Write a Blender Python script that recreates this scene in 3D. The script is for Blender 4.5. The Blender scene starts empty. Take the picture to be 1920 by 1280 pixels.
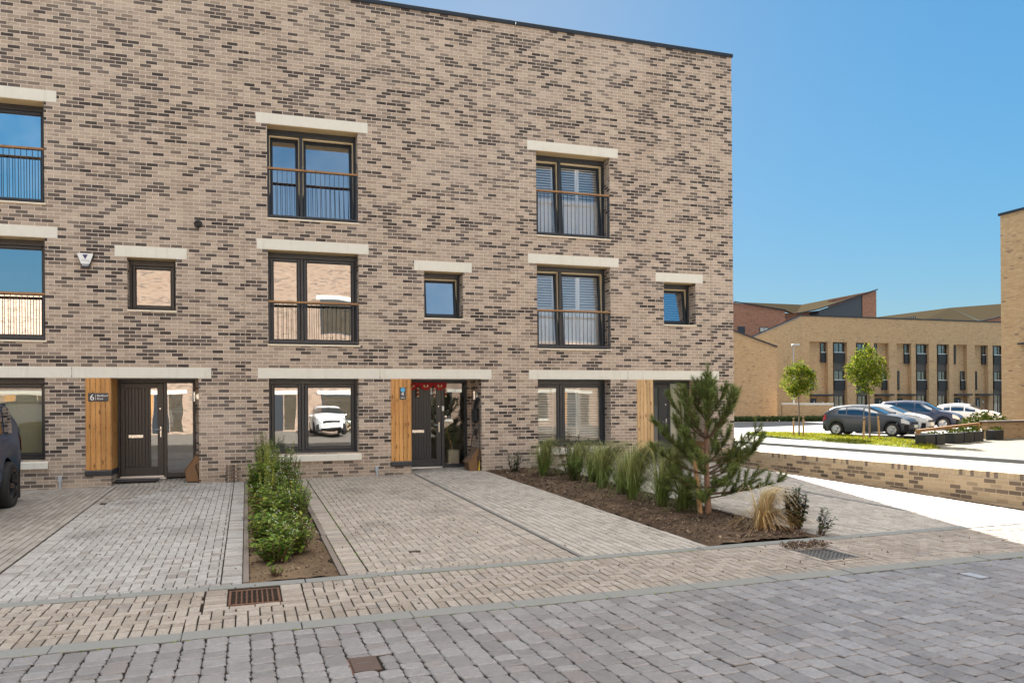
import bpy, math, random
from mathutils import Vector, Matrix, Euler, Quaternion, noise
R = math.radians
rnd = random.Random(7)
SC = bpy.context.scene
COL = SC.collection

# ------------------------------------------------------------------ camera, sky, sun
EYE = 1.556
YAW, ROLL = 18.402, 0.457
FPX = 1496.8
cam = bpy.data.cameras.new('camera')
cam.sensor_fit = 'HORIZONTAL'; cam.sensor_width = 36.0
cam.lens = FPX / 1920 * 36.0
cam.shift_y = 120.0 / 1920
cam.clip_start = 0.05; cam.clip_end = 3000
camo = bpy.data.objects.new('camera', cam); COL.objects.link(camo)
camo.matrix_world = (Matrix.Translation((0, 0, EYE)) @ Matrix.Rotation(R(-YAW), 4, 'Z')
                     @ Matrix.Rotation(R(90), 4, 'X') @ Matrix.Rotation(R(-ROLL), 4, 'Z'))
SC.camera = camo

SUN_AZ, SUN_EL = 16.5, 27.7
W = bpy.data.worlds.new("World"); SC.world = W; W.use_nodes = True
wn, wl = W.node_tree.nodes, W.node_tree.links
bg = wn['Background']
sky = wn.new('ShaderNodeTexSky'); sky.sky_type = 'NISHITA'
sky.sun_disc = False
sky.sun_elevation = R(SUN_EL); sky.sun_rotation = R(SUN_AZ)
sky.altitude = 1000; sky.air_density = 1.0; sky.dust_density = 0.3; sky.ozone_density = 3.0
# soft shoulder on the sky's brightest part, a little more colour
dt = wn.new('ShaderNodeVectorMath'); dt.operation = 'DOT_PRODUCT'; wl.new(sky.outputs[0], dt.inputs[0]); dt.inputs[1].default_value = (.2, .6, .2)
dv = wn.new('ShaderNodeMath'); dv.operation = 'DIVIDE'; wl.new(dt.outputs['Value'], dv.inputs[0]); dv.inputs[1].default_value = 2.5
ad = wn.new('ShaderNodeMath'); ad.operation = 'ADD'; wl.new(dv.outputs[0], ad.inputs[0]); ad.inputs[1].default_value = 1.0
iv = wn.new('ShaderNodeMath'); iv.operation = 'DIVIDE'; iv.inputs[0].default_value = 1.0; wl.new(ad.outputs[0], iv.inputs[1])
sc_ = wn.new('ShaderNodeVectorMath'); sc_.operation = 'SCALE'; wl.new(sky.outputs[0], sc_.inputs[0]); wl.new(iv.outputs[0], sc_.inputs['Scale'])
hs = wn.new('ShaderNodeHueSaturation'); hs.inputs['Saturation'].default_value = 1.22; hs.inputs['Hue'].default_value = .483; hs.inputs['Value'].default_value = 1.04; wl.new(sc_.outputs[0], hs.inputs['Color'])
# bright cloud-like cap added overhead (out of frame) to lift the shade in the street
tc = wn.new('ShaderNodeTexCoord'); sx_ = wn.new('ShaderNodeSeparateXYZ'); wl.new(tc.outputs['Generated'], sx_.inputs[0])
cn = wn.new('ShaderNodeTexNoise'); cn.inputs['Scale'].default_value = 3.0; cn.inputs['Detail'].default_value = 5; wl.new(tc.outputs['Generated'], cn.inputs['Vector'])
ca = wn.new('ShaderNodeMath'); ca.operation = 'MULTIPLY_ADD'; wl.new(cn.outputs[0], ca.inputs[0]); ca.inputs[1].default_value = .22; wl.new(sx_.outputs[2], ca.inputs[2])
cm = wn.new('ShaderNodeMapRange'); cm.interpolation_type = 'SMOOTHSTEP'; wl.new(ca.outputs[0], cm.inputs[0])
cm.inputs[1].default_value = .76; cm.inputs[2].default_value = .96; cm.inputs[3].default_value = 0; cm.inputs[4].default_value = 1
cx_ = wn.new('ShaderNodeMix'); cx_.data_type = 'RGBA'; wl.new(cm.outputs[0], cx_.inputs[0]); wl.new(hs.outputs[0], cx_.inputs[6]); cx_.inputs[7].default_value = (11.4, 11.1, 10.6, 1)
# faint wisps in the sky behind the street (seen in the upper panes)
c2 = wn.new('ShaderNodeTexNoise'); c2.inputs['Scale'].default_value = 2.6; c2.inputs['Detail'].default_value = 6; c2.inputs['Roughness'].default_value = .62; wl.new(tc.outputs['Generated'], c2.inputs['Vector'])
m2 = wn.new('ShaderNodeMapRange'); wl.new(c2.outputs[0], m2.inputs[0]); m2.inputs[1].default_value = .46; m2.inputs[2].default_value = .78; m2.inputs[3].default_value = 0; m2.inputs[4].default_value = .45
m3 = wn.new('ShaderNodeMapRange'); wl.new(sx_.outputs[1], m3.inputs[0]); m3.inputs[1].default_value = -.1; m3.inputs[2].default_value = -.5; m3.inputs[3].default_value = 0; m3.inputs[4].default_value = 1
m4 = wn.new('ShaderNodeMath'); m4.operation = 'MULTIPLY'; wl.new(m2.outputs[0], m4.inputs[0]); wl.new(m3.outputs[0], m4.inputs[1])
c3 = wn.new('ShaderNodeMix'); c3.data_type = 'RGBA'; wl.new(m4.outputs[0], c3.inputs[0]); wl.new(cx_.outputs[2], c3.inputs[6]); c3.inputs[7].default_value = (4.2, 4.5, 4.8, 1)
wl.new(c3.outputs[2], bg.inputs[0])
bg.inputs[1].default_value = 0.05

sun = bpy.data.lights.new('sun', 'SUN'); sun.energy = 5.0; sun.angle = R(0.5); sun.color = (1, .95, .86)
suno = bpy.data.objects.new('sun', sun); COL.objects.link(suno)
sd = Vector((-math.sin(R(SUN_AZ)) * math.cos(R(SUN_EL)), -math.cos(R(SUN_AZ)) * math.cos(R(SUN_EL)), -math.sin(R(SUN_EL))))
suno.rotation_euler = sd.to_track_quat('-Z', 'Y').to_euler()
suno.location = (10, 30, 30)
SC.view_settings.view_transform = 'Standard'; SC.view_settings.look = 'None'
SC.view_settings.exposure = 2.6; SC.view_settings.gamma = 1.0

# ------------------------------------------------------------------ helpers: objects
def tag(o, label=None, cat=None, group=None, kind=None):
    if label: o['label'] = label
    if cat: o['category'] = cat
    if group: o['group'] = group
    if kind: o['kind'] = kind
    return o

def thing(name, label, cat, loc=(0, 0, 0), rz=0.0, group=None, parent=None):
    o = bpy.data.objects.new(name, None); COL.objects.link(o)
    o.location = loc; o.rotation_euler = (0, 0, rz); o.empty_display_size = .2
    return tag(o, label, cat, group)

def copy_tree(o, parent=None):
    c = o.copy(); COL.objects.link(c)
    if parent: c.parent = parent
    for ch in list(o.children): copy_tree(ch, c)
    return c

class MB:
    def __init__(s): s.v = []; s.f = []; s.m = []
    def add(s, vs, fs, mi=0):
        b = len(s.v); s.v.extend([tuple(p) for p in vs])
        for f in fs: s.f.append(tuple(b + i for i in f)); s.m.append(mi)
    def quad(s, a, b, c, d, mi=0): s.add([a, b, c, d], [(0, 1, 2, 3)], mi)
    def box(s, x0, x1, y0, y1, z0, z1, mi=0, M=None):
        vs = [(x0, y0, z0), (x1, y0, z0), (x1, y1, z0), (x0, y1, z0), (x0, y0, z1), (x1, y0, z1), (x1, y1, z1), (x0, y1, z1)]
        if M: vs = [M @ Vector(p) for p in vs]
        s.add(vs, [(0, 3, 2, 1), (4, 5, 6, 7), (0, 1, 5, 4), (1, 2, 6, 5), (2, 3, 7, 6), (3, 0, 4, 7)], mi)
    def bbox(s, x0, x1, y0, y1, z0, z1, c=.004, mi=0, M=None):
        """box with all edges chamfered"""
        c = min(c, (x1-x0)*.45, (y1-y0)*.45, (z1-z0)*.45)
        vs = []; idx = {}
        X, Y, Z = (x0, x1), (y0, y1), (z0, z1)
        for i in (0, 1):
            for j in (0, 1):
                for k in (0, 1):
                    si, sj, sk = (1 if i == 0 else -1), (1 if j == 0 else -1), (1 if k == 0 else -1)
                    idx[i, j, k, 0] = len(vs); vs.append((X[i], Y[j]+sj*c, Z[k]+sk*c))
                    idx[i, j, k, 1] = len(vs); vs.append((X[i]+si*c, Y[j], Z[k]+sk*c))
                    idx[i, j, k, 2] = len(vs); vs.append((X[i]+si*c, Y[j]+sj*c, Z[k]))
        if M: vs = [M @ Vector(p) for p in vs]
        g = lambda i, j, k, a: idx[i, j, k, a]
        fs = []
        for i in (0, 1):
            q = [g(i, 0, 0, 0), g(i, 1, 0, 0), g(i, 1, 1, 0), g(i, 0, 1, 0)]; fs.append(q if i else q[::-1])
            q = [g(0, i, 0, 1), g(1, i, 0, 1), g(1, i, 1, 1), g(0, i, 1, 1)]; fs.append(q[::-1] if i else q)
            q = [g(0, 0, i, 2), g(1, 0, i, 2), g(1, 1, i, 2), g(0, 1, i, 2)]; fs.append(q if i else q[::-1])
        for i in (0, 1):
            for j in (0, 1):
                fs.append([g(i, j, 0, 0), g(i, j, 0, 1), g(i, j, 1, 1), g(i, j, 1, 0)])
                fs.append([g(i, 0, j, 0), g(i, 0, j, 2), g(i, 1, j, 2), g(i, 1, j, 0)])
                fs.append([g(0, i, j, 1), g(0, i, j, 2), g(1, i, j, 2), g(1, i, j, 1)])
        for i in (0, 1):
            for j in (0, 1):
                for k in (0, 1): fs.append([g(i, j, k, 0), g(i, j, k, 1), g(i, j, k, 2)])
        s.add(vs, fs, mi)
    def frame(s, x0, x1, z0, z1, y0, y1, wl, wr, wt, wb, mi=0, M=None, c=.004):
        """picture frame in the xz plane, butted bars"""
        s.bbox(x0, x0+wl, y0, y1, z0, z1, c, mi, M); s.bbox(x1-wr, x1, y0, y1, z0, z1, c, mi, M)
        s.bbox(x0+wl, x1-wr, y0+.001, y1-.001, z1-wt, z1, c, mi, M); s.bbox(x0+wl, x1-wr, y0+.001, y1-.001, z0, z0+wb, c, mi, M)
    def tube(s, pts, rad, n=8, mi=0, cap=True):
        pts = [Vector(p) for p in pts]
        if not hasattr(rad, '__len__'): rad = [rad]*len(pts)
        b = len(s.v); up = None
        for i, p in enumerate(pts):
            d = (pts[min(i+1, len(pts)-1)] - pts[max(i-1, 0)])
            if d.length < 1e-9: d = Vector((0, 0, 1))
            d.normalize()
            if up is None:
                up = d.orthogonal().normalized()
            else:
                up = (up - d*up.dot(d))
                up = up.normalized() if up.length > 1e-6 else d.orthogonal().normalized()
            w = d.cross(up)
            for k in range(n):
                a = 2*math.pi*k/n
                s.v.append(tuple(p + (up*math.cos(a) + w*math.sin(a))*rad[i]))
        for i in range(len(pts)-1):
            for k in range(n):
                s.f.append((b+i*n+k, b+i*n+(k+1) % n, b+(i+1)*n+(k+1) % n, b+(i+1)*n+k)); s.m.append(mi)
        if cap:
            s.f.append(tuple(b+k for k in range(n))[::-1]); s.m.append(mi)
            s.f.append(tuple(b+(len(pts)-1)*n+k for k in range(n))); s.m.append(mi)
    def prism(s, poly, y0, y1, mi=0, M=None):
        """polygon of (x,z) extruded along y"""
        n = len(poly)
        vs = [(x, y0, z) for x, z in poly] + [(x, y1, z) for x, z in poly]
        if M: vs = [M @ Vector(p) for p in vs]
        s.add(vs, [tuple(range(n)), tuple(range(n, 2*n))[::-1]] + [(i, n+i, n+(i+1) % n, (i+1) % n) for i in range(n)], mi)
    def lathe(s, prof, n=24, M=None, mi=0):
        """profile of (r, h) spun about local z"""
        vs = []
        for r, h in prof:
            for k in range(n):
                a = 2*math.pi*k/n; vs.append((r*math.cos(a), r*math.sin(a), h))
        if M: vs = [M @ Vector(p) for p in vs]
        fs = []
        for i in range(len(prof)-1):
            for k in range(n): fs.append((i*n+k, i*n+(k+1) % n, (i+1)*n+(k+1) % n, (i+1)*n+k))
        fs.append(tuple(range(n))[::-1]); fs.append(tuple((len(prof)-1)*n+k for k in range(n)))
        s.add(vs, fs, mi)
    def build(s, name, mats, parent=None, smooth=False, label=None, kind=None, loc=None):
        me = bpy.data.meshes.new(name); me.from_pydata(s.v, [], s.f)
        if not isinstance(mats, (list, tuple)): mats = [mats]
        for m in mats: me.materials.append(m)
        if len(mats) > 1: me.polygons.foreach_set('material_index', s.m)
        if smooth: me.polygons.foreach_set('use_smooth', [True]*len(s.f))
        me.update()
        o = bpy.data.objects.new(name, me); COL.objects.link(o)
        if parent: o.parent = parent
        if loc: o.location = loc
        if label: o['label'] = label
        if kind: o['kind'] = kind
        return o

def text_mesh(name, body, size, mat, parent, M, extrude=.0015):
    cu = bpy.data.curves.new(name, 'FONT'); cu.body = body; cu.size = size; cu.extrude = extrude
    t = bpy.data.objects.new(name + '_curve', cu); COL.objects.link(t)
    dg = bpy.context.evaluated_depsgraph_get()
    me = bpy.data.meshes.new_from_object(t.evaluated_get(dg))
    bpy.data.objects.remove(t)
    me.transform(M); me.materials.clear(); me.materials.append(mat)
    o = bpy.data.objects.new(name, me); COL.objects.link(o); o.parent = parent
    return o
# text lying in the xz plane facing -y
def TM(x, y, z): return Matrix.Translation((x, y, z)) @ Matrix.Rotation(R(90), 4, 'X')

# ------------------------------------------------------------------ helpers: materials
class NT:
    def __init__(s, name):
        s.mat = bpy.data.materials.new(name); s.mat.use_nodes = True
        s.nt = s.mat.node_tree; s.n = s.nt.nodes; s.l = s.nt.links
        s.p = s.n['Principled BSDF']; s.out = s.n['Material Output']
    def new(s, t, **k):
        n = s.n.new(t)
        for a, b in k.items(): setattr(n, a, b)
        return n
    def set(s, sock, v):
        if hasattr(v, 'links') or isinstance(v, bpy.types.NodeSocket): s.l.new(v, sock)
        else: sock.default_value = v
    def math(s, op, a, b=0.0, c=0.0, clamp=False):
        n = s.new('ShaderNodeMath', operation=op); n.use_clamp = clamp
        s.set(n.inputs[0], a); s.set(n.inputs[1], b); s.set(n.inputs[2], c)
        return n.outputs[0]
    def mix(s, f, a, b, blend='MIX'):
        n = s.new('ShaderNodeMix', data_type='RGBA', blend_type=blend)
        s.set(n.inputs[0], f); s.set(n.inputs[6], a if not isinstance(a, tuple) else (*a, 1)[:4]); s.set(n.inputs[7], b if not isinstance(b, tuple) else (*b, 1)[:4])
        return n.outputs[2]
    def comb(s, x, y, z):
        n = s.new('ShaderNodeCombineXYZ'); s.set(n.inputs[0], x); s.set(n.inputs[1], y); s.set(n.inputs[2], z); return n.outputs[0]
    def sep(s, v):
        n = s.new('ShaderNodeSeparateXYZ'); s.l.new(v, n.inputs[0]); return n.outputs
    def noise(s, vec, scale, detail=3.0, rough=.55, dim='3D'):
        n = s.new('ShaderNodeTexNoise', noise_dimensions=dim)
        if vec is not None: s.l.new(vec, n.inputs['Vector'])
        n.inputs['Scale'].default_value = scale; n.inputs['Detail'].default_value = detail; n.inputs['Roughness'].default_value = rough
        return n.outputs[0]
    def white(s, vec):
        n = s.new('ShaderNodeTexWhiteNoise', noise_dimensions='3D'); s.l.new(vec, n.inputs['Vector']); return n.outputs
    def ramp(s, f, stops, interp='LINEAR'):
        n = s.new('ShaderNodeValToRGB'); n.color_ramp.interpolation = interp
        e = n.color_ramp.elements
        while len(e) < len(stops): e.new(.5)
        for i, (p, c) in enumerate(stops):
            e[i].position = p; e[i].color = (*c, 1) if len(c) == 3 else c
        s.l.new(f, n.inputs[0]); return n.outputs[0]
    def mapr(s, v, a, b, c=0.0, d=1.0, smooth=False):
        n = s.new('ShaderNodeMapRange'); n.interpolation_type = 'SMOOTHSTEP' if smooth else 'LINEAR'
        s.set(n.inputs[0], v); n.inputs[1].default_value = a; n.inputs[2].default_value = b; n.inputs[3].default_value = c; n.inputs[4].default_value = d
        return n.outputs[0]
    def pos(s): return s.new('ShaderNodeNewGeometry').outputs['Position']
    def obj(s): return s.new('ShaderNodeTexCoord').outputs['Object']
    def bump(s, h, strength=.5, dist=.01):
        n = s.new('ShaderNodeBump'); n.inputs['Strength'].default_value = strength; n.inputs['Distance'].default_value = dist
        s.l.new(h, n.inputs['Height']); s.l.new(n.outputs[0], s.p.inputs['Normal']); return n.outputs[0]
    def vscale(s, v, sc):
        n = s.new('ShaderNodeVectorMath', operation='MULTIPLY'); s.l.new(v, n.inputs[0]); n.inputs[1].default_value = sc; return n.outputs[0]
    def base(s, c): s.set(s.p.inputs['Base Color'], c if not isinstance(c, tuple) else (*c, 1)[:4])
    def rough(s, r): s.set(s.p.inputs['Roughness'], r)

def plain(name, col, rough=.5, metal=0.0, var=.12, scale=14.0, spec=.5, coat=0.0):
    t = NT(name)
    nz = t.noise(t.obj(), scale, 4)
    c0 = tuple(max(0, c*(1-var)) for c in col); c1 = tuple(min(1, c*(1+var)) for c in col)
    t.base(t.mix(nz, c0, c1))
    t.rough(t.mapr(t.noise(t.obj(), scale*2.3, 3), .3, .7, max(.02, rough-.08), min(1, rough+.08)))
    t.p.inputs['Metallic'].default_value = metal; t.p.inputs['Specular IOR Level'].default_value = spec
    t.p.inputs['Coat Weight'].default_value = coat
    return t.mat

def brick_mat(name, lights, darks, mortar, p_dark=.33, cluster=1.3, bl=.225, bh=.075, j=.011, stag=.5, seed=0.0, smear=.5, bumpd=.005, swap=False, weather=False):
    """stretcher bond laid on world position: per-brick colour, runs of dark bricks, smears, pale joints"""
    t = NT(name)
    g = t.new('ShaderNodeNewGeometry')
    P = t.sep(g.outputs['Position']); N = t.sep(g.outputs['True Normal'])
    sx = t.math('GREATER_THAN', t.math('ABSOLUTE', N[0]), .6)
    sz = t.math('GREATER_THAN', t.math('ABSOLUTE', N[2]), .6)
    mixf = lambda f, a, b: t.math('ADD', t.math('MULTIPLY', a, t.math('SUBTRACT', 1.0, f)), t.math('MULTIPLY', b, f))
    u = mixf(sx, P[0], P[1]); v = mixf(sz, P[2], P[1])
    if swap: u, v = v, u
    vr = t.math('DIVIDE', v, bh); row = t.math('FLOOR', vr); fv = t.math('FRACT', vr)
    uu = t.math('ADD', t.math('DIVIDE', u, bl), t.math('MULTIPLY', t.math('FLOORED_MODULO', row, 2.0), stag))
    col = t.math('FLOOR', uu); fu = t.math('FRACT', uu)
    du = t.math('MULTIPLY', t.math('MINIMUM', fu, t.math('SUBTRACT', 1.0, fu)), bl)
    dv = t.math('MULTIPLY', t.math('MINIMUM', fv, t.math('SUBTRACT', 1.0, fv)), bh)
    wob = t.math('MULTIPLY', t.math('SUBTRACT', t.noise(g.outputs['Position'], 45, 2), .5), .006)
    d = t.math('ADD', t.math('MINIMUM', du, dv), wob)
    body = t.mapr(d, j/2-.0008, j/2+.0016, 0, 1, True)
    ident = t.comb(col, row, seed)
    wv = t.white(ident); r = t.sep(wv[1])
    wn2 = t.white(t.comb(t.math('FLOOR', t.math('MULTIPLY', t.math('ADD', col, t.math('MULTIPLY', row, 3.0)), .34)), row, seed+9.1))[0]
    cl = t.noise(t.comb(t.math('MULTIPLY', col, .17), t.math('MULTIPLY', row, .21), seed+3.3), 1.0, 2)
    thr = t.math('ADD', p_dark, t.math('MULTIPLY', t.math('SUBTRACT', cl, .5), cluster))
    rr = t.math('ADD', t.math('MULTIPLY', r[0], .8), t.math('MULTIPLY', wn2, .2))
    dark = t.mapr(t.math('SUBTRACT', thr, rr), -.08, .14, 0, 1)
    n = len(lights); lc = t.ramp(r[1], [(i/(n-1), c) for i, c in enumerate(lights)])
    n = len(darks); dc = t.ramp(r[2], [(i/(n-1), c) for i, c in enumerate(darks)])
    sm = t.mapr(t.noise(t.vscale(g.outputs['Position'], (7, 7, 22)), 1.0, 4, .65), .56, .72, 0, smear)
    dark2 = t.math('MAXIMUM', dark, t.math('MULTIPLY', sm, t.math('LESS_THAN', r[2], .45)))
    bc = t.mix(dark2, lc, dc)
    fine = t.noise(g.outputs['Position'], 90, 4, .7)
    bc = t.mix(.5, bc, t.mix(t.mapr(fine, .3, .7), (.55, .55, .55), (1.25, 1.25, 1.25)), 'MULTIPLY')
    big = t.noise(g.outputs['Position'], .35, 3)
    mc = t.mix(t.noise(g.outputs['Position'], 6, 4), tuple(c*.8 for c in mortar), mortar)
    c = t.mix(body, mc, bc)
    c = t.mix(t.mapr(big, .3, .7, .0, .35), c, (.94, .9, .86), 'MULTIPLY')
    if weather:      # damp, dirty foot of the wall, rain streaks, pale bloom
        zz = P[2]
        foot = t.math('MULTIPLY', t.mapr(zz, .75, .0, 0, 1, True), t.mapr(t.noise(g.outputs['Position'], 2.2, 4), .3, .7, .25, 1))
        c = t.mix(t.math('MULTIPLY', foot, .42), c, (.30, .25, .19))
        stv = t.mapr(t.noise(t.vscale(g.outputs['Position'], (5.5, 5.5, .28)), 1.0, 4, .6), .56, .75, 0, .30)
        c = t.mix(stv, c, (.72, .67, .62), 'MULTIPLY')
        blm = t.mapr(t.noise(g.outputs['Position'], .55, 4, .6), .52, .72, 0, .22)
        c = t.mix(blm, c, (.63, .54, .46))
        pat = t.mapr(t.noise(g.outputs['Position'], .9, 3), .35, .65, 0, .3)
        c = t.mix(pat, c, (.80, .78, .78), 'MULTIPLY')
    t.base(c); t.rough(.9); t.p.inputs['Specular IOR Level'].default_value = .25
    h = t.math('ADD', t.math('MULTIPLY', body, t.math('ADD', .8, t.math('MULTIPLY', r[0], .2))), t.math('MULTIPLY', fine, .25))
    t.bump(h, .7, bumpd)
    return t.mat

def block_mat(name, stops, joint_dirt=.0, spots=(), stain=.3, rough=.85, spec=.3, speck=.3, stain_col=(.35, .32, .3)):
    """paving blocks: one colour per block (mesh island), grit and broad stains"""
    t = NT(name)
    g = t.new('ShaderNodeNewGeometry')
    c = t.ramp(g.outputs['Random Per Island'], stops)
    P = g.outputs['Position']
    grit = t.noise(P, 220, 3, .8); mid = t.noise(P, 26, 4, .6)
    c = t.mix(.9, c, t.mix(t.mapr(mid, .3, .7), (.78, .78, .78), (1.18, 1.18, 1.17)), 'MULTIPLY')
    g2 = t.noise(P, 75, 3, .75)
    c = t.mix(.8, c, t.mix(t.mapr(g2, .32, .68), (.74, .74, .74), (1.24, 1.24, 1.24)), 'MULTIPLY')
    c = t.mix(t.mapr(grit, .6, .75, 0, speck), c, (.75, .74, .72))
    c = t.mix(t.mapr(grit, .4, .25, 0, speck), c, (.05, .05, .05))
    st = t.mapr(t.noise(P, .8, 5, .6), .5, .72, 0, stain)
    c = t.mix(st, c, stain_col, 'MULTIPLY')
    st2 = t.mapr(t.noise(P, 3.1, 4, .6), .6, .75, 0, stain*.8)
    c = t.mix(st2, c, stain_col, 'MULTIPLY')
    for sx, sy, sr in spots:     # tyre scuffs and oil drips
        dn = t.new('ShaderNodeVectorMath', operation='DISTANCE'); t.l.new(t.vscale(P, (1, .8, 0)), dn.inputs[0]); dn.inputs[1].default_value = (sx, sy*.8, 0)
        dd = t.math('ADD', dn.outputs['Value'], t.math('MULTIPLY', t.math('SUBTRACT', t.noise(P, 5, 4), .5), sr*1.6))
        c = t.mix(t.mapr(dd, sr*.3, sr, .38, 0), c, (.10, .085, .08))
    t.base(c); t.rough(t.mapr(mid, .2, .8, rough-.12, rough+.1)); t.p.inputs['Specular IOR Level'].default_value = spec
    t.bump(t.math('ADD', t.math('MULTIPLY', grit, .5), mid), .35, .004)
    return t.mat

def soil_mat(name, c0, c1, c2, scale=30):
    t = NT(name); P = t.pos()
    n1 = t.noise(P, scale, 6, .7); n2 = t.noise(P, scale*5, 4, .7); n3 = t.noise(P, 1.6, 3)
    c = t.mix(t.mapr(n1, .35, .65), c0, c1); c = t.mix(t.mapr(n2, .58, .72, 0, .8), c, c2)
    c = t.mix(t.mapr(n3, .4, .65, 0, .5), c, tuple(x*1.5 for x in c1))
    t.base(c); t.rough(.97); t.p.inputs['Specular IOR Level'].default_value = .15
    t.bump(t.math('ADD', n1, t.math('MULTIPLY', n2, .5)), 1.0, .03)
    return t.mat

def leaf_mat(name, stops, trans=.35, rough=.55, spec=.12):
    t = NT(name); g = t.new('ShaderNodeNewGeometry')
    c = t.ramp(g.outputs['Random Per Island'], stops)
    c = t.mix(.5, c, t.mix(t.noise(t.pos(), 3.0, 2), (.7, .7, .7), (1.25, 1.25, 1.2)), 'MULTIPLY')
    t.base(c); t.rough(rough); t.p.inputs['Specular IOR Level'].default_value = spec
    tr = t.new('ShaderNodeBsdfTranslucent'); t.l.new(c, tr.inputs[0])
    m = t.new('ShaderNodeMixShader'); m.inputs[0].default_value = trans
    t.l.new(t.p.outputs[0], m.inputs[1]); t.l.new(tr.outputs[0], m.inputs[2]); t.l.new(m.outputs[0], t.out.inputs[0])
    return t.mat

def glass_mat(name, refl=.2, tint=(.55, .6, .6), wave=.35):
    t = NT(name); t.n.remove(t.p)
    tr = t.new('ShaderNodeBsdfTransparent'); tr.inputs[0].default_value = (*tint, 1)
    gl = t.new('ShaderNodeBsdfGlossy'); gl.inputs['Roughness'].default_value = .0; gl.inputs[0].default_value = (.95, .97, 1, 1)
    fr = t.new('ShaderNodeFresnel'); fr.inputs[0].default_value = 1.45
    f = t.math('ADD', t.math('MULTIPLY', fr.outputs[0], .9), refl, clamp=True)
    b = t.new('ShaderNodeBump'); b.inputs['Strength'].default_value = .08*wave; b.inputs['Distance'].default_value = .05
    t.l.new(t.noise(t.pos(), 1.3, 1), b.inputs['Height']); t.l.new(b.outputs[0], gl.inputs['Normal'])
    m = t.new('ShaderNodeMixShader'); t.l.new(f, m.inputs[0]); t.l.new(tr.outputs[0], m.inputs[1]); t.l.new(gl.outputs[0], m.inputs[2])
    t.l.new(m.outputs[0], t.out.inputs[0])
    return t.mat

def wood_mat(name, c0, c1, knot, axis='z', rough=.55):
    t = NT(name); g = t.new('ShaderNodeNewGeometry'); P = g.outputs['Position']
    ri = g.outputs['Random Per Island']
    off = t.new('ShaderNodeVectorMath', operation='ADD'); t.l.new(P, off.inputs[0]); t.l.new(t.comb(t.math('MULTIPLY', ri, 7.0), 0.0, t.math('MULTIPLY', ri, 31.0)), off.inputs[1])
    sc = {'z': (28, 28, 2.2), 'x': (2.2, 28, 28), 'y': (28, 2.2, 28)}[axis]
    grain = t.noise(t.vscale(off.outputs[0], sc), 1.0, 4, .6)
    c = t.mix(t.mapr(grain, .3, .7), c0, c1)
    c = t.mix(.6, c, t.mix(ri, (.72, .7, .66), (1.2, 1.2, 1.2)), 'MULTIPLY')
    vo = t.new('ShaderNodeTexVoronoi'); vo.inputs['Scale'].default_value = 1.0
    sc2 = {'z': (11, 11, 3.6), 'x': (3.6, 11, 11), 'y': (11, 3.6, 11)}[axis]
    t.l.new(t.vscale(off.outputs[0], sc2), vo.inputs['Vector'])
    kn = t.mapr(vo.outputs['Distance'], .08, .26, 1, 0, True)
    c = t.mix(t.math('MULTIPLY', kn, .85), c, knot)
    c = t.mix(t.mapr(t.noise(P, 1.7, 3), .35, .7, 0, .45), c, (.62, .50, .42), 'MULTIPLY')
    t.base(c); t.rough(rough); t.p.inputs['Specular IOR Level'].default_value = .3
    t.bump(grain, .3, .002)
    return t.mat

# ------------------------------------------------------------------ materials
M_brick = brick_mat('mixed_buff_brick', [(.375, .298, .232), (.51, .415, .33), (.43, .343, .27), (.56, .462, .37)],
                    [(.062, .051, .046), (.098, .081, .072), (.16, .132, .114)], (.76, .65, .54), p_dark=.425, cluster=1.0, seed=1.0, smear=.75, weather=True, bumpd=.009)
M_brick_tan = brick_mat('tan_brick', [(.52, .335, .175), (.58, .39, .21), (.49, .31, .165), (.62, .43, .245)],
                    [(.20, .12, .075), (.27, .165, .10)], (.50, .37, .24), p_dark=.10, cluster=.5, seed=4.0, smear=.3)
M_brick_red = brick_mat('red_brick', [(.36, .15, .09), (.42, .19, .115), (.31, .12, .075), (.40, .21, .14)],
                    [(.17, .085, .06), (.22, .10, .07)], (.38, .26, .19), p_dark=.2, cluster=.6, seed=6.0)
M_brick_opp = brick_mat('opposite_brick', [(.36, .26, .195), (.42, .31, .235), (.39, .26, .19), (.45, .34, .26)],
                    [(.2, .15, .12), (.26, .19, .15)], (.5, .42, .34), p_dark=.28, cluster=.8, seed=11.0)
M_brick_edge = brick_mat('brick_on_edge', [(.40, .29, .21), (.46, .36, .27), (.42, .31, .23)],
                    [(.10, .078, .066), (.15, .12, .10)], (.54, .45, .36), p_dark=.45, cluster=.6, bl=.075, bh=.5, stag=0, seed=21.0)
M_stone = plain('cast_stone', (.72, .70, .615), .85, var=.07, scale=5)
def stained_stone():
    t = NT('cast_stone_band'); P = t.pos()
    c = t.mix(t.noise(P, 9, 4), (.66, .64, .565), (.75, .73, .64))
    st = t.mapr(t.noise(t.vscale(P, (7, 7, .9)), 1.0, 4, .65), .55, .78, 0, .45)
    c = t.mix(st, c, (.52, .47, .38)); t.base(c); t.rough(.88); t.bump(t.noise(P, 120, 3, .7), .3, .003); return t.mat
M_stone = stained_stone()
M_sill = plain('cream_sill', (.72, .64, .50), .6, var=.06, scale=5)
M_soffit = plain('cream_soffit', (.62, .47, .26), .7, var=.06)
M_frame = plain('anthracite_frame', (.019, .025, .033), .38, var=.1)
M_frame_brown = plain('dark_brown_frame', (.032, .029, .029), .38, var=.1)
M_lining = plain('cream_lining', (.66, .55, .36), .5)
M_white = plain('white_plastic', (.75, .76, .75), .35)
M_steel = plain('steel', (.62, .62, .60), .28, metal=1.0, var=.05)
M_alu = plain('aluminium', (.75, .76, .78), .35, metal=.9, var=.05)
M_coping = plain('dark_coping', (.018, .023, .032), .4)
M_black = plain('black_plastic', (.014, .014, .016), .4)
M_rubber = plain('black_rubber', (.016, .016, .017), .75)
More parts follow.
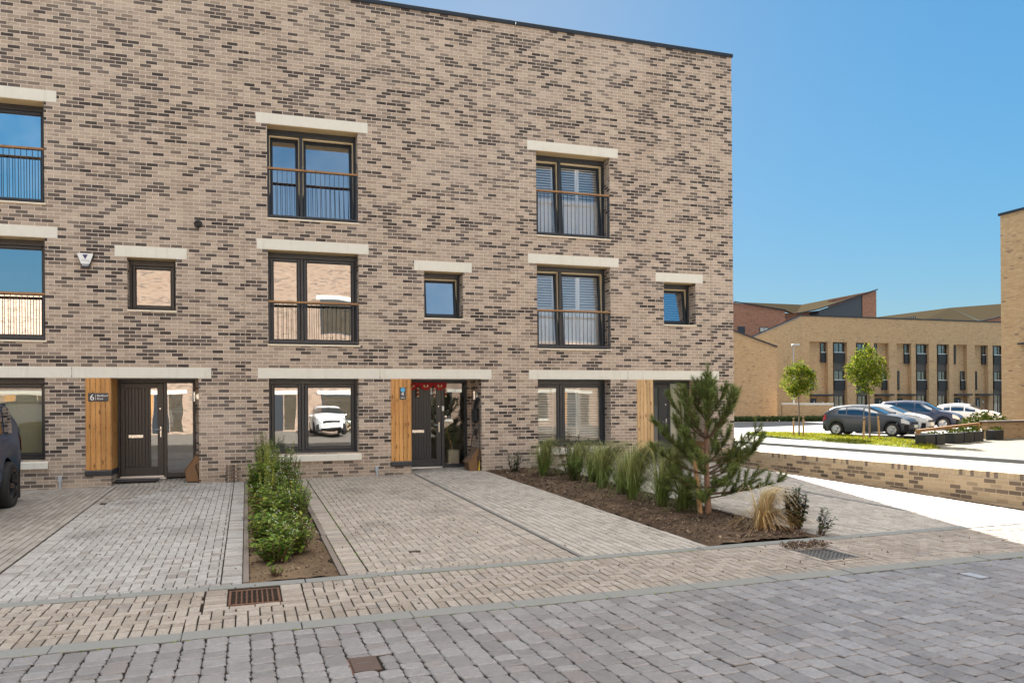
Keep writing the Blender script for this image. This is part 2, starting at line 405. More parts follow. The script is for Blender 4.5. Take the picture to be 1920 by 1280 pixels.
M_grey_plastic = plain('grey_plastic', (.38, .41, .44), .5)
M_glass = glass_mat('window_glass')
M_glass_up = glass_mat('upper_glass', refl=.5, tint=(.5, .55, .6))
M_glass_sky = glass_mat('sky_glass', refl=.72, tint=(.5, .55, .6))
M_glass_shut = glass_mat('shutter_glass', refl=.2, tint=(.95, .97, 1.0))
M_glass_blind = glass_mat('blind_glass', refl=.07, tint=(.85, .86, .84))
M_glass_clear = glass_mat('clear_glass', refl=.06, tint=(.85, .88, .88))
M_car_glass = glass_mat('car_glass', refl=.2, tint=(.12, .15, .17), wave=.2)
M_interior = plain('interior_paint', (.42, .41, .39), .9)
M_floor_in = plain('interior_floor', (.20, .14, .09), .6)
M_roof = plain('roof_membrane', (.12, .12, .13), .8)
M_timber = wood_mat('orange_timber', (.50, .24, .07), (.62, .34, .12), (.14, .05, .015))
M_timber_pale = wood_mat('pale_timber', (.55, .36, .17), (.68, .48, .26), (.16, .07, .025))
M_rail = wood_mat('rail_timber', (.30, .16, .07), (.42, .24, .11), (.12, .05, .02), axis='x')
M_stake = wood_mat('stake_timber', (.42, .25, .12), (.55, .36, .19), (.2, .1, .05))
M_shutter = plain('shutter_paint', (.93, .93, .88), .6, var=.04)
M_blind = plain('beige_blind', (.62, .60, .40), .6, var=.08)
M_gas = plain('brown_meter_box', (.17, .085, .032), .5, var=.15)
M_gas_lid = brick_mat('meter_lid', [(.19, .13, .09), (.23, .16, .115)], [(.1, .07, .05), (.13, .09, .07)], (.10, .075, .055), p_dark=.2, bl=.16, bh=.08, j=.008, seed=31)
M_mat = plain('dark_doormat', (.055, .05, .055), .95, var=.3, scale=120)
M_soil = soil_mat('bed_soil', (.085, .058, .037), (.21, .145, .088), (.33, .24, .16))
M_bark_mulch = soil_mat('bark_mulch', (.040, .028, .019), (.125, .084, .055), (.23, .16, .105), scale=38)
M_edging = plain('composite_edging', (.155, .125, .105), .7, var=.15, scale=30)
M_edging_dark = plain('dark_edging', (.15, .14, .13), .7, var=.2, scale=30)
M_joint = soil_mat('joint_sand', (.020, .015, .011), (.042, .031, .022), (.075, .055, .037), 60)
M_kerb = plain('grey_kerb', (.175, .176, .165), .8, var=.14, scale=22)
M_gravel = soil_mat('gravel', (.22, .15, .10), (.38, .29, .2), (.52, .45, .36), 55)
M_rust = plain('rusty_iron', (.13, .062, .036), .7, metal=.3, var=.45, scale=40)
M_iron = plain('grey_iron', (.16, .155, .15), .5, metal=.6, var=.3, scale=40)
M_toby = plain('brown_cover', (.075, .046, .036), .6, var=.18, scale=60)
M_cover_steel = plain('cover_steel', (.36, .37, .39), .55, metal=.6, var=.15)
M_void = plain('drain_void', (.004, .004, .004), .9)
M_lav = block_mat('lavender_paver', [(0, (.265, .25, .238)), (.4, (.31, .294, .281)), (.75, (.34, .322, .308)), (1, (.225, .20, .185))], stain=.34, spots=[(-2.0, 12.0, .4), (-.75, 12.1, .42), (-1.9, 15.2, .35)])
M_buff = block_mat('buff_paver', [(0, (.25, .215, .180)), (.45, (.305, .264, .224)), (.8, (.335, .293, .252)), (1, (.225, .202, .182))], stain=.34, spots=[(1.9, 15.4, .5), (2.6, 14.9, .3), (1.75, 11.5, .3), (2.9, 12.2, .4)])
M_strip = block_mat('footway_paver', [(0, (.225, .190, .158)), (.5, (.28, .239, .202)), (.85, (.31, .27, .232)), (1, (.21, .187, .17))], stain=.28)
M_path = block_mat('path_paver', [(0, (.27, .243, .213)), (.5, (.335, .304, .268)), (1, (.365, .334, .30))], stain=.26)
M_path_brown = block_mat('brown_path_paver', [(0, (.21, .188, .162)), (.5, (.26, .235, .208)), (1, (.30, .275, .248))], stain=.28)
M_sett = block_mat('grey_sett', [(0, (.140, .131, .131)), (.4, (.175, .165, .165)), (.8, (.212, .203, .206)), (1, (.155, .136, .130))], stain=.3, speck=.5, rough=.56, spec=.6)
def paving_sheet(name, c, bl, bh, j=.006, swap=True):
    return brick_mat(name, [tuple(x*.92 for x in c), c, tuple(x*1.08 for x in c)], [tuple(x*.8 for x in c), tuple(x*.88 for x in c)], tuple(x*.45 for x in c), p_dark=.15, cluster=.4, bl=bl, bh=bh, j=j, smear=.2, seed=51, swap=swap)
M_pale_paving = paving_sheet('pale_paving', (.25, .228, .20), .2, .1)
M_slab = paving_sheet('footpath_slab', (.135, .120, .090), .6, .6)
def asphalt(name, c):
    t = NT(name); P = t.pos(); n = t.noise(P, 90, 4, .8); b = t.noise(P, .5, 4)
    t.base(t.mix(b, tuple(x*.72 for x in c), tuple(x*1.25 for x in c))); t.rough(.9); t.bump(n, .5, .006); return t.mat
M_asphalt = asphalt('asphalt', (.075, .075, .078))
M_asphalt_pale = asphalt('worn_asphalt', (.155, .15, .14))
M_ground = asphalt('open_ground', (.14, .14, .12))
M_grass = leaf_mat('grass_blades', [(0, (.10, .12, .010)), (.5, (.17, .175, .014)), (1, (.26, .235, .028))], .4, .8, 0.0)
M_grass_base = soil_mat('grass_ground', (.06, .09, .02), (.10, .13, .03), (.15, .16, .05), 12)

# ------------------------------------------------------------------ ground
D = 17.918          # the house fronts stand on this line
def gz(x, y):
    return -.021*(D - min(max(y, 6.7), D)) + .007*min(max(x, -8), 13)

def sheet(name, x0, x1, y0, y1, mat, dz=0.0, step=1.5, zf=gz, kind='structure'):
    m = MB()
    nx = max(1, int((x1-x0)/step)); ny = max(1, int((y1-y0)/step))
    vs = [(x0+(x1-x0)*i/nx, y0+(y1-y0)*j/ny) for j in range(ny+1) for i in range(nx+1)]
    m.add([(x, y, zf(x, y)+dz) for x, y in vs], [(j*(nx+1)+i, j*(nx+1)+i+1, (j+1)*(nx+1)+i+1, (j+1)*(nx+1)+i) for j in range(ny) for i in range(nx)])
    return m.build(name, mat, kind=kind)

def block(m, x0, x1, y0, y1, j=.0085, ch=.006, h=.0, zf=gz, keep=None):
    """one paver: flat top with chamfered rim, own island"""
    if keep and not keep((x0+x1)/2, (y0+y1)/2): return
    x0 += j/2; x1 -= j/2; y0 += j/2; y1 -= j/2
    if x1-x0 < .012 or y1-y0 < .012: return
    e = rnd.gauss(0, .0008); x0 += e; x1 += e; y0 += rnd.gauss(0, .0006)
    dz = rnd.gauss(0, .0012) + h; tx = rnd.gauss(0, .004); ty = rnd.gauss(0, .004)
    cx, cy = (x0+x1)/2, (y0+y1)/2
    Z = lambda x, y: zf(x, y) + dz + tx*(x-cx) + ty*(y-cy)
    c = min(ch, (x1-x0)*.3, (y1-y0)*.3)
    o = [(x0, y0), (x1, y0), (x1, y1), (x0, y1)]
    i = [(x0+c, y0+c), (x1-c, y0+c), (x1-c, y1-c), (x0+c, y1-c)]
    vs = [(x, y, Z(x, y)-.014) for x, y in o] + [(x, y, Z(x, y)-.004) for x, y in o] + [(x, y, Z(x, y)) for x, y in i]
    fs = [(8, 9, 10, 11)]
    for k in range(4):
        n = (k+1) % 4
        fs += [(k, n, 4+n, 4+k), (4+k, 4+n, 8+n, 8+k)]
    m.add(vs, fs)

def herring(m, x0, x1, y0, y1, w=.1, holes=(), **k):
    def put(a, b, c, d, hs=holes):
        a, b, c, d = max(a, x0), min(b, x1), max(c, y0), min(d, y1)
        if b-a < .022 or d-c < .022: return
        for n, h in enumerate(hs):
            if a < h[1] and b > h[0] and c < h[3] and d > h[2]:
                r = hs[n+1:]
                put(a, min(b, h[0]), c, d, r); put(max(a, h[1]), b, c, d, r)
                a2, b2 = max(a, h[0]), min(b, h[1])
                put(a2, b2, c, min(d, h[2]), r); put(a2, b2, max(c, h[3]), d, r)
                return
        block(m, a, b, c, d, **k)
    ni, nj = int((x1-x0)/w)+2, int((y1-y0)/w)+2
    for i in range(-2, ni):
        for j in range(-2, nj):
            q = (i-j) % 4
            X, Y = x0+i*w, y0+j*w
            if q == 0: put(X, X+2*w, Y, Y+w)
            elif q == 3: put(X, X+w, Y, Y+2*w)

def stretch_y(m, x0, x1, y0, y1, w=.1, l=.2, **k):
    n = max(1, round((x1-x0)/w)); w = (x1-x0)/n
    for i in range(n):
        y = y0 - (l/2 if i % 2 else 0) - rnd.random()*.02
        while y < y1:
            a, b = max(y, y0), min(y+l, y1)
            if b-a > .02: block(m, x0+i*w, x0+(i+1)*w, a, b, **k)
            y += l

def course_y(m, x0, x1, y0, y1, w=.1, **k):
    """soldier course running along y, block length across"""
    n = max(1, round((y1-y0)/w)); w = (y1-y0)/n
    for i in range(n): block(m, x0, x1, y0+i*w, y0+(i+1)*w, **k)

def course_x(m, x0, x1, y0, y1, w=.1, **k):
    n = max(1, round((x1-x0)/w)); w = (x1-x0)/n
    for i in range(n): block(m, x0+i*w, x0+(i+1)*w, y0, y1, **k)

# open ground to the horizon, then the bed under all the paving
g = MB(); g.quad((-900, -900, -.42), (900, -900, -.42), (900, 900, -.42), (-900, 900, -.42)); g.build('ground', M_ground, kind='structure')
sheet('paving_bed', -9, 13.2, 2.0, 18.95, M_joint, -.012, 1.2)

KU0, KU1 = 8.24, 8.41       # upper kerb line
KL0, KL1 = 6.66, 6.885      # lower kerb line
GR1 = (-.17, .29, 7.60, 8.19)    # gully by the left bed
GR2 = (6.09, 6.53, 7.30, 7.88)   # gully by the right bed

m = MB()   # drive of the left house: herringbone with borders
DL = lambda x: 15.05+(x+2.5)*1.75      # the drive ends on a slant in front of the door
herring(m, -2.30, -.26, KU1+.10, D-.02, keep=lambda x, y: y < DL(x))
course_y(m, -.255, -.05, KU1+.10, D-.12)
course_y(m, -2.50, -2.30, KU1+.10, 15.1)
course_x(m, -2.50, -.05, KU1, KU1+.10)
m.build('drive_paving', M_lav, kind='structure')
m = MB(); stretch_y(m, -7.2, -2.52, KU1, D-.02); stretch_y(m, -2.50, -.27, 14.9, D-.02, keep=lambda x, y: y > DL(x)+.02)
m.build('path_paving', M_path_brown, kind='structure')
m = MB()   # drive of the middle house
herring(m, 1.22, 3.38, KU1+.10, D-.2)
course_y(m, .99, 1.21, KU1+.1, D-.12); course_y(m, 3.385, 3.585, KU1+.1, D-.12)
course_x(m, 1.22, 3.585, D-.2, D-.02, .1); course_x(m, .99, 3.585, KU1, KU1+.10)
m.build('drive_paving', M_buff, kind='structure')
m = MB(); stretch_y(m, 3.655, 5.30, KU1, D-.02, j=.012)
m.build('path_paving', M_path, kind='structure')
m = MB(); stretch_y(m, 6.95, 9.60, KU1, D-.02, j=.011); stretch_y(m, 9.68, 11.25, KU1, D-.02, j=.011)
m.build('path_paving', M_path, kind='structure')
m = MB()   # porch floors rise to the thresholds
for ox in (-6.156, 0, 6.156):
    zf = lambda x, y: gz(x, D) + (y-D)*.05
    stretch_y(m, ox+3.55, ox+5.2, D-.02, D+.86, zf=zf)
m.build('porch_paving', M_path, kind='structure')
m = MB()   # footway strip between the two kerbs
xa, xb = -4.0, 13.2
course_x(m, xa, GR1[0]-.22, KU0-.2, KU0); course_x(m, GR1[1]+.22, xb, KU0-.2, KU0)
course_x(m, xa, xb, KL1, KL1+.2, j=.012)
herring(m, xa, xb, KL1+.205, KU0-.205, j=.012, holes=[(GR1[0]-.212, GR1[1]+.212, GR1[2]-.112, 9), (GR2[0]-.1, GR2[1]+.1, GR2[2]-.1, GR2[3]+.01)])
for a, b in ((GR1[0]-.21, GR1[0]-.01), (GR1[1]+.01, GR1[1]+.21)): course_y(m, a, b, GR1[2], KU0, .1)
course_x(m, GR1[0]-.21, GR1[1]+.21, GR1[2]-.11, GR1[2]-.01, .2)
for a, b in ((GR2[0]-.09, GR2[0]-.01), (GR2[1]+.01, GR2[1]+.09)): course_y(m, a, b, GR2[2], GR2[3], .2)
course_x(m, GR2[0]-.09, GR2[1]+.09, GR2[2]-.09, GR2[2]-.01, .2)
m.build('footway_paving', M_strip, kind='structure')
m = MB()   # kerb stones laid flush
for y0, y1 in ((KU0, KU1), (KL0, KL1)):
    x = -4.4 + rnd.random()*.4
    while x < 13.2:
        block(m, x, min(x+.914, 13.2), y0, y1, j=.008, ch=.012, h=.006); x += .914
m.build('kerb', M_kerb, kind='structure')

# setts of the road: courses of mixed lengths with worn, wavy edges
def sett(m, x0, x1, y0, y1):
    j = .004; x0 += j/2; x1 -= j/2; y0 += j/2; y1 -= j/2
    if y1-y0 < .03 or x1-x0 < .03: return
    dz = rnd.gauss(0, .0018); tx, ty = rnd.gauss(0, .008), rnd.gauss(0, .007)
    cx, cy = (x0+x1)/2, (y0+y1)/2; r = .012
    ring = []
    def edge(ax, ay, bx, by, n):
        for k in range(n):
            t = (k+.0)/n; ring.append((ax+(bx-ax)*t, ay+(by-ay)*t))
    edge(x0+r, y0, x1-r, y0, 3); edge(x1, y0+r, x1, y1-r, 4); edge(x1-r, y1, x0+r, y1, 3); edge(x0, y1-r, x0, y0+r, 4)
    ring = [(x+rnd.gauss(0, .0028), y+rnd.gauss(0, .0028)) for x, y in ring]
    n = len(ring); vs = []
    for s, dd in ((1.0, -.018), (1.0, -.009), (.95, -.003), (.86, 0.0)):
        for x, y in ring:
            fx = cx + (x-cx)*(1 - (1-s)*(.08/((x1-x0)/2))); fy = cy + (y-cy)*(1 - (1-s)*(.08/((y1-y0)/2)))
            vs.append((fx, fy, gz(fx, fy)+dz+dd+tx*(fx-cx)+ty*(fy-cy)))
    fs = [tuple(3*n+k for k in range(n))]
    for a in range(3):
        for k in range(n): fs.append((a*n+k, a*n+(k+1) % n, (a+1)*n+(k+1) % n, (a+1)*n+k))
    m.add(vs, fs)
HOLES = [(.66, .885, 5.44, 5.77), (6.86, 7.03, 6.02, 6.31)]
m = MB(); x = -5.2; w = .163
while x < 14.0:
    y = KL0 - rnd.random()*.1
    first = True
    while y > 2.0:
        l = rnd.choice((.125, .165, .165, .20, .245))
        a, b = y-l, y
        if first: b = KL0; first = False
        skip = False
        for h in HOLES:
            if x+w > h[0]+.02 and x < h[1]-.02 and b > h[2] and a < h[3]:
                if b > h[3]+.03: sett(m, x, x+w, h[3], b)
                if a < h[2]-.03: sett(m, x, x+w, a, h[2])
                c0, c1 = max(a, h[2]), min(b, h[3])
                if h[0]-x > .03: sett(m, x, h[0], c0, c1)
                if x+w-h[1] > .03: sett(m, h[1], x+w, c0, c1)
                skip = True
        if not skip: sett(m, x, x+w, a, b)
        y = a
    x += w
m.build('road_setts', M_sett, kind='structure', smooth=False)

# the rest of the road and the far side (seen in the window reflections)
def zr(x, y): return gz(x, 6.7) + max(0, min(1, (1.5-y)/10))*.36
sheet('road', -60, 70, -10.75, 2.02, M_pale_paving, -.004, 4, zr)
sheet('road', -60, -9, 2.02, 60, M_pale_paving, -.006, 4, lambda x, y: gz(-8, y))
sheet('road', 13.2, 70, 2.02, 8.41, M_pale_paving, -.004, 4)

# beds
def bed(name, x0f, x1f, y0, y1, mat, amp, n=(16, 90), zoff=.0):
    m = MB(); nx, ny = n; vs = []
    for j in range(ny+1):
        y = y0+(y1-y0)*j/ny
        for i in range(nx+1):
            x = x0f(y)+(x1f(y)-x0f(y))*i/nx
            e = min(i, nx-i)/nx*2
            h = noise.noise(Vector((x*5, y*5, 2)))*amp + noise.noise(Vector((x*17, y*17, 5)))*amp*.5 + min(1, e*2.2)*amp*1.2
            vs.append((x, y, gz(x, y)+zoff+h))
    m.add(vs, [(j*(nx+1)+i, j*(nx+1)+i+1, (j+1)*(nx+1)+i+1, (j+1)*(nx+1)+i) for j in range(ny) for i in range(nx)])
    return m.build(name, mat, kind='structure', smooth=True)
bed('planting_bed_soil', lambda y: .015, lambda y: .905, KU1, D, M_soil, .018, (18, 160), -.01)
bed('planting_bed_soil', lambda y: 5.305+.09*math.sin(y*1.3)*.3, lambda y: 6.90, KU1, D, M_bark_mulch, .030, (30, 170), -.005)
m = MB()
def strip_y(m, x0, x1, y0, y1, h, n=12):
    for k in range(n):
        a, b = y0+(y1-y0)*k/n, y0+(y1-y0)*(k+1)/n
        vs = [(x0, a, gz(x0, a)-.05), (x1, a, gz(x1, a)-.05), (x1, a, gz(x1, a)+h), (x0, a, gz(x0, a)+h), (x0, b, gz(x0, b)-.05), (x1, b, gz(x1, b)-.05), (x1, b, gz(x1, b)+h), (x0, b, gz(x0, b)+h)]
        m.add(vs, [(0, 1, 2, 3), (3, 2, 6, 7), (0, 3, 7, 4), (2, 1, 5, 6), (4, 7, 6, 5)])
strip_y(m, -.045, .012, KU1+.004, D-.08, .018)
strip_y(m, .912, .972, KU1+.004, 10.75, .014); strip_y(m, .925, .982, 10.76, D-.05, .016)
strip_y(m, 6.905, 6.945, KU1+.004, D-.05, .02)
m.build('bed_edging', M_edging, kind='structure')
m = MB(); strip_y(m, 3.60, 3.645, KU1+.004, D-.06, .004); strip_y(m, 9.602, 9.676, KU1+.004, D-.06, .004)
m.build('bed_edging', M_edging_dark, kind='structure')

# ironwork in the paving
def gully(label, rect, mat, ztop, bars, curved):
    x0, x1, y0, y1 = rect
    cx, cy = (x0+x1)/2, (y0+y1)/2; z = gz(cx, cy)
    t = thing('drain_grate', label, 'drain grate', (cx, cy, z), group='gully grates in the footway')
    hx, hy = (x1-x0)/2, (y1-y0)/2
    m = MB(); m.frame(-hx, hx, -hy, hy, .0, .06, .022, .022, .022, .022, M=Matrix.Rotation(R(-90), 4, 'X')); m.build('grate_frame', mat, t)
    v = MB(); v.quad((-hx, -hy, -.055), (hx, -hy, -.055), (hx, hy, -.055), (-hx, hy, -.055)); v.build('drain_void', M_void, t)
    b = MB(); n = bars
    if curved:
        for k in range(1, n):
            x = -hx+.022+(2*hx-.044)*k/n
            b.bbox(x-.007, x+.007, -hy+.022, hy-.022, -.04, -.004)
            for s in (-.55, 0, .55):
                b.bbox(x-.016, x-.007, s*hy-.008, s*hy+.008, -.03, -.006); b.bbox(x+.007, x+.015, s*hy+.12*hy, s*hy+.12*hy+.014, -.03, -.006)
        b.bbox(-hx+.022, hx-.022, -.012, .012, -.05, -.02)
    else:
        for k in range(1, n):
            x = -hx+.022+(2*hx-.044)*k/n; b.bbox(x-.006, x+.006, -hy+.022, hy-.022, -.03, -.003)
        for k in range(1, n+2):
            y = -hy+.022+(2*hy-.044)*k/(n+2); b.bbox(-hx+.022, hx-.022, y-.005, y+.005, -.032, -.006)
    b.build('grate_bars', mat, t)
    return t
gully('rusty iron gully grate in the footway below the weedy bed', GR1, M_rust, 0, 9, True)
gully('grey mesh gully grate with leaf litter, below the pine bed', GR2, M_iron, 0, 7, False)
def cover(label, rect, mat, fr, name, text=None):
    x0, x1, y0, y1 = rect; cx, cy = (x0+x1)/2, (y0+y1)/2
    t = thing(name, label, 'access cover', (cx, cy, gz(cx, cy)))
    hx, hy = (x1-x0)/2-.012, (y1-y0)/2-.02
    m = MB(); m.box(-hx-.005, hx+.005, -hy-.012, hy+.012, -.03, -.012); m.build('cover_frame', M_rust, t)
    m = MB(); m.bbox(-hx+.012, hx-.012, -hy+.004, hy-.004, -.025, .001, .003); m.build('lid', mat, t)
    if text:
        m = MB()
        for k in range(5): m.box(-.05+k*.02, -.038+k*.02, .0, .02 if k % 2 else .016, .001, .003)
        m.build('raised_marks', M_iron, t)
    return t
cover('small brown square water cover set in the road setts', (.655, .89, 5.43, 5.78), M_toby, 0, 'water_cover', True)
cover('bright steel access plate flush in the setts at the right', (6.86, 7.03, 6.02, 6.31), M_cover_steel, 0, 'steel_cover')
m = MB(); m.bbox(-.06, .06, -.03, .03, 0, .012, .006); m.bbox(.01, .075, -.055, -.005, .004, .016, .006)
tag(m.build('leaf_debris', plain('dead_leaf', (.05, .035, .025), .9), loc=(1.87, 9.35, gz(1.87, 9.35))), 'small dark scrap of dead leaf on the middle drive', 'debris')

# ------------------------------------------------------------------ the terrace of three brick houses
def wall_grid(m, x0, x1, z0, z1, holes, y, depth, sides=True):
    """front wall facing -y with rectangular holes and their brick reveals"""
    xs = sorted({x0, x1, *[v for h in holes for v in h[:2]]}); zs = sorted({z0, z1, *[v for h in holes for v in h[2:4]]})
    xs = [v for v in xs if x0 <= v <= x1]; zs = [v for v in zs if z0 <= v <= z1]
    for i in range(len(xs)-1):
        for k in range(len(zs)-1):
            cx, cz = (xs[i]+xs[i+1])/2, (zs[k]+zs[k+1])/2
            if any(h[0] < cx < h[1] and h[2] < cz < h[3] for h in holes): continue
            m.quad((xs[i], y, zs[k]), (xs[i+1], y, zs[k]), (xs[i+1], y, zs[k+1]), (xs[i], y, zs[k+1]))
    for h in holes:
        a, b, c, d = h[:4]; dp = h[4] if len(h) > 4 else depth
        m.quad((a, y, c), (a, y, d), (a, y+dp, d), (a, y+dp, c)); m.quad((b, y, c), (b, y+dp, c), (b, y+dp, d), (b, y, d))
        m.quad((a, y, c), (a, y+dp, c), (b, y+dp, c), (b, y, c))

def sash(parent, x0, x1, z0, z1, y, mat, gmat, tilt=0.0, bead=.065):
    Mx = Matrix.Translation((0, y, z0)) @ Matrix.Rotation(R(-tilt), 4, 'X') @ Matrix.Translation((0, -y, -z0))
    m = MB(); m.frame(x0, x1, z0, z1, y, y+.055, bead, bead, bead, bead, M=Mx, c=.008)
    m.frame(x0+bead, x1-bead, z0+bead, z1-bead, y+.018, y+.04, .012, .012, .012, .012, M=Mx, c=.003)
    s = m.build('sash', mat, parent)
    p = MB(); a, b, c, d = x0+bead+.01, x1-bead-.01, z0+bead+.01, z1-bead-.01
    p.add([Mx @ Vector(q) for q in ((a, y+.03, c), (b, y+.03, c), (b, y+.03, d), (a, y+.03, d))], [(0, 1, 2, 3)])
    p.build('pane', gmat, parent)
    return Mx

def window(house, x0, x1, z0, z1, splits, mat, gmat, tilts, sill='thin', head=.11, vents=True, extra=None):
    """recessed window: outer frame (the part), then sashes, panes, lining, vents, sill as its sub-parts"""
    y = D + .33
    fb = .05
    m = MB()
    m.bbox(x0, x0+fb, y, y+.07, z0, z1); m.bbox(x1-fb, x1, y, y+.07, z0, z1)
    m.bbox(x0+fb, x1-fb, y+.001, y+.069, z1-head, z1); m.bbox(x0+fb, x1-fb, y+.001, y+.069, z0, z0+.06)
    edges = [x0+fb] + [v for s_ in splits for v in (s_-.032, s_+.032)] + [x1-fb]
    for s_ in splits: m.bbox(s_-.032, s_+.032, y+.002, y+.068, z0+.06, z1-head)
    w = m.build('window', mat, house)
    l = MB()
    for k in range(0, len(edges), 2):
        a, b = edges[k], edges[k+1]
        sash(w, a+.006, b-.006, z0+.064, z1-head-.004, y+.012, mat, gmat, tilts[k//2])
        if tilts[k//2]: l.frame(a+.001, b-.001, z0+.061, z1-head-.001, y+.072, y+.16, .02, .02, .03, .02)
    if l.v: l.build('frame_lining', M_lining, w)
    if vents:
        v = MB()
        for k in range(0, len(edges), 2):
            a, b = edges[k], edges[k+1]; q = (b-a)*.12
            v.bbox(a+q, b-q, y-.012, y-.001, z1-head+.045, z1-head+.065, .003)
        v.build('trickle_vent', mat, w)
    if sill == 'thin':
        s = MB(); s.bbox(x0-.005, (x0+x1)/2-.003, D-.028, y, z0-.037, z0-.002, .006); s.bbox((x0+x1)/2+.003, x1+.025, D-.028, y, z0-.037, z0-.002, .006)
        s.build('window_sill', M_sill, w)
    elif sill == 'big':
        s = MB(); s.prism([(0, 0), (0, .125), (.045, .135), (.39, .16), (.39, 0)], x0-.005, x1+.05, M=Matrix(((0, 1, 0, 0), (1, 0, 0, D-.055), (0, 0, 1, z0-.165), (0, 0, 0, 1))))
        s.build('window_sill', M_stone, w)
    return w

def balcony(house, x0, x1, zb, zt):
    y = D + .035
    m = MB()
    m.bbox(x0+.008, x1-.008, y-.02, y+.02, zb+.03, zb+.07)
    m.bbox(x0+.008, x1-.008, y-.012, y+.012, zt-.045, zt-.03)
    n = int(round((x1-x0)/.098))
    for k in range(1, n):
        x = x0+(x1-x0)*k/n; m.box(x-.0055, x+.0055, y-.006, y+.006, zb+.07, zt-.045)
    m.bbox(x0+.006, x0+.036, y-.022, y+.022, zb, zt-.03); m.bbox(x1-.036, x1-.006, y-.022, y+.022, zb, zt-.03)
    b = m.build('balcony_rail', M_frame, house)
    h = MB(); h.bbox(x0-.004, x1+.004, y-.032, y+.032, zt-.03, zt+.012, .008); h.build('handrail', M_rail, b)
    return b

def shutters(house, x0, x1, z0, z1, y, mid=None, name='shutter', mat=None, pitch=.062):
    mat = mat or M_shutter
    n = 3 if x1-x0 > 1.2 else 1
    for q in range(n):
        a, b = x0+(x1-x0)*q/n+.004, x0+(x1-x0)*(q+1)/n-.004
        m = MB(); m.frame(a, b, z0, z1, y, y+.03, .05, .05, .08, .09)
        zs = [(z0+.09, z1-.08)]
        if mid: m.box(a+.05, b-.05, y+.002, y+.028, z0+.09, mid+.04); zs = [(mid+.04, z1-.08)]
        for c, d in zs:
            k = int((d-c)/pitch)
            for i in range(k):
                z = c+(d-c)*(i+.5)/k
                Mx = Matrix.Translation((0, y+.015, z)) @ Matrix.Rotation(R(38), 4, 'X')
                m.box(a+.05, b-.05, -.032, .032, -.004, .004, M=Mx)
        m.build(name, mat, house)

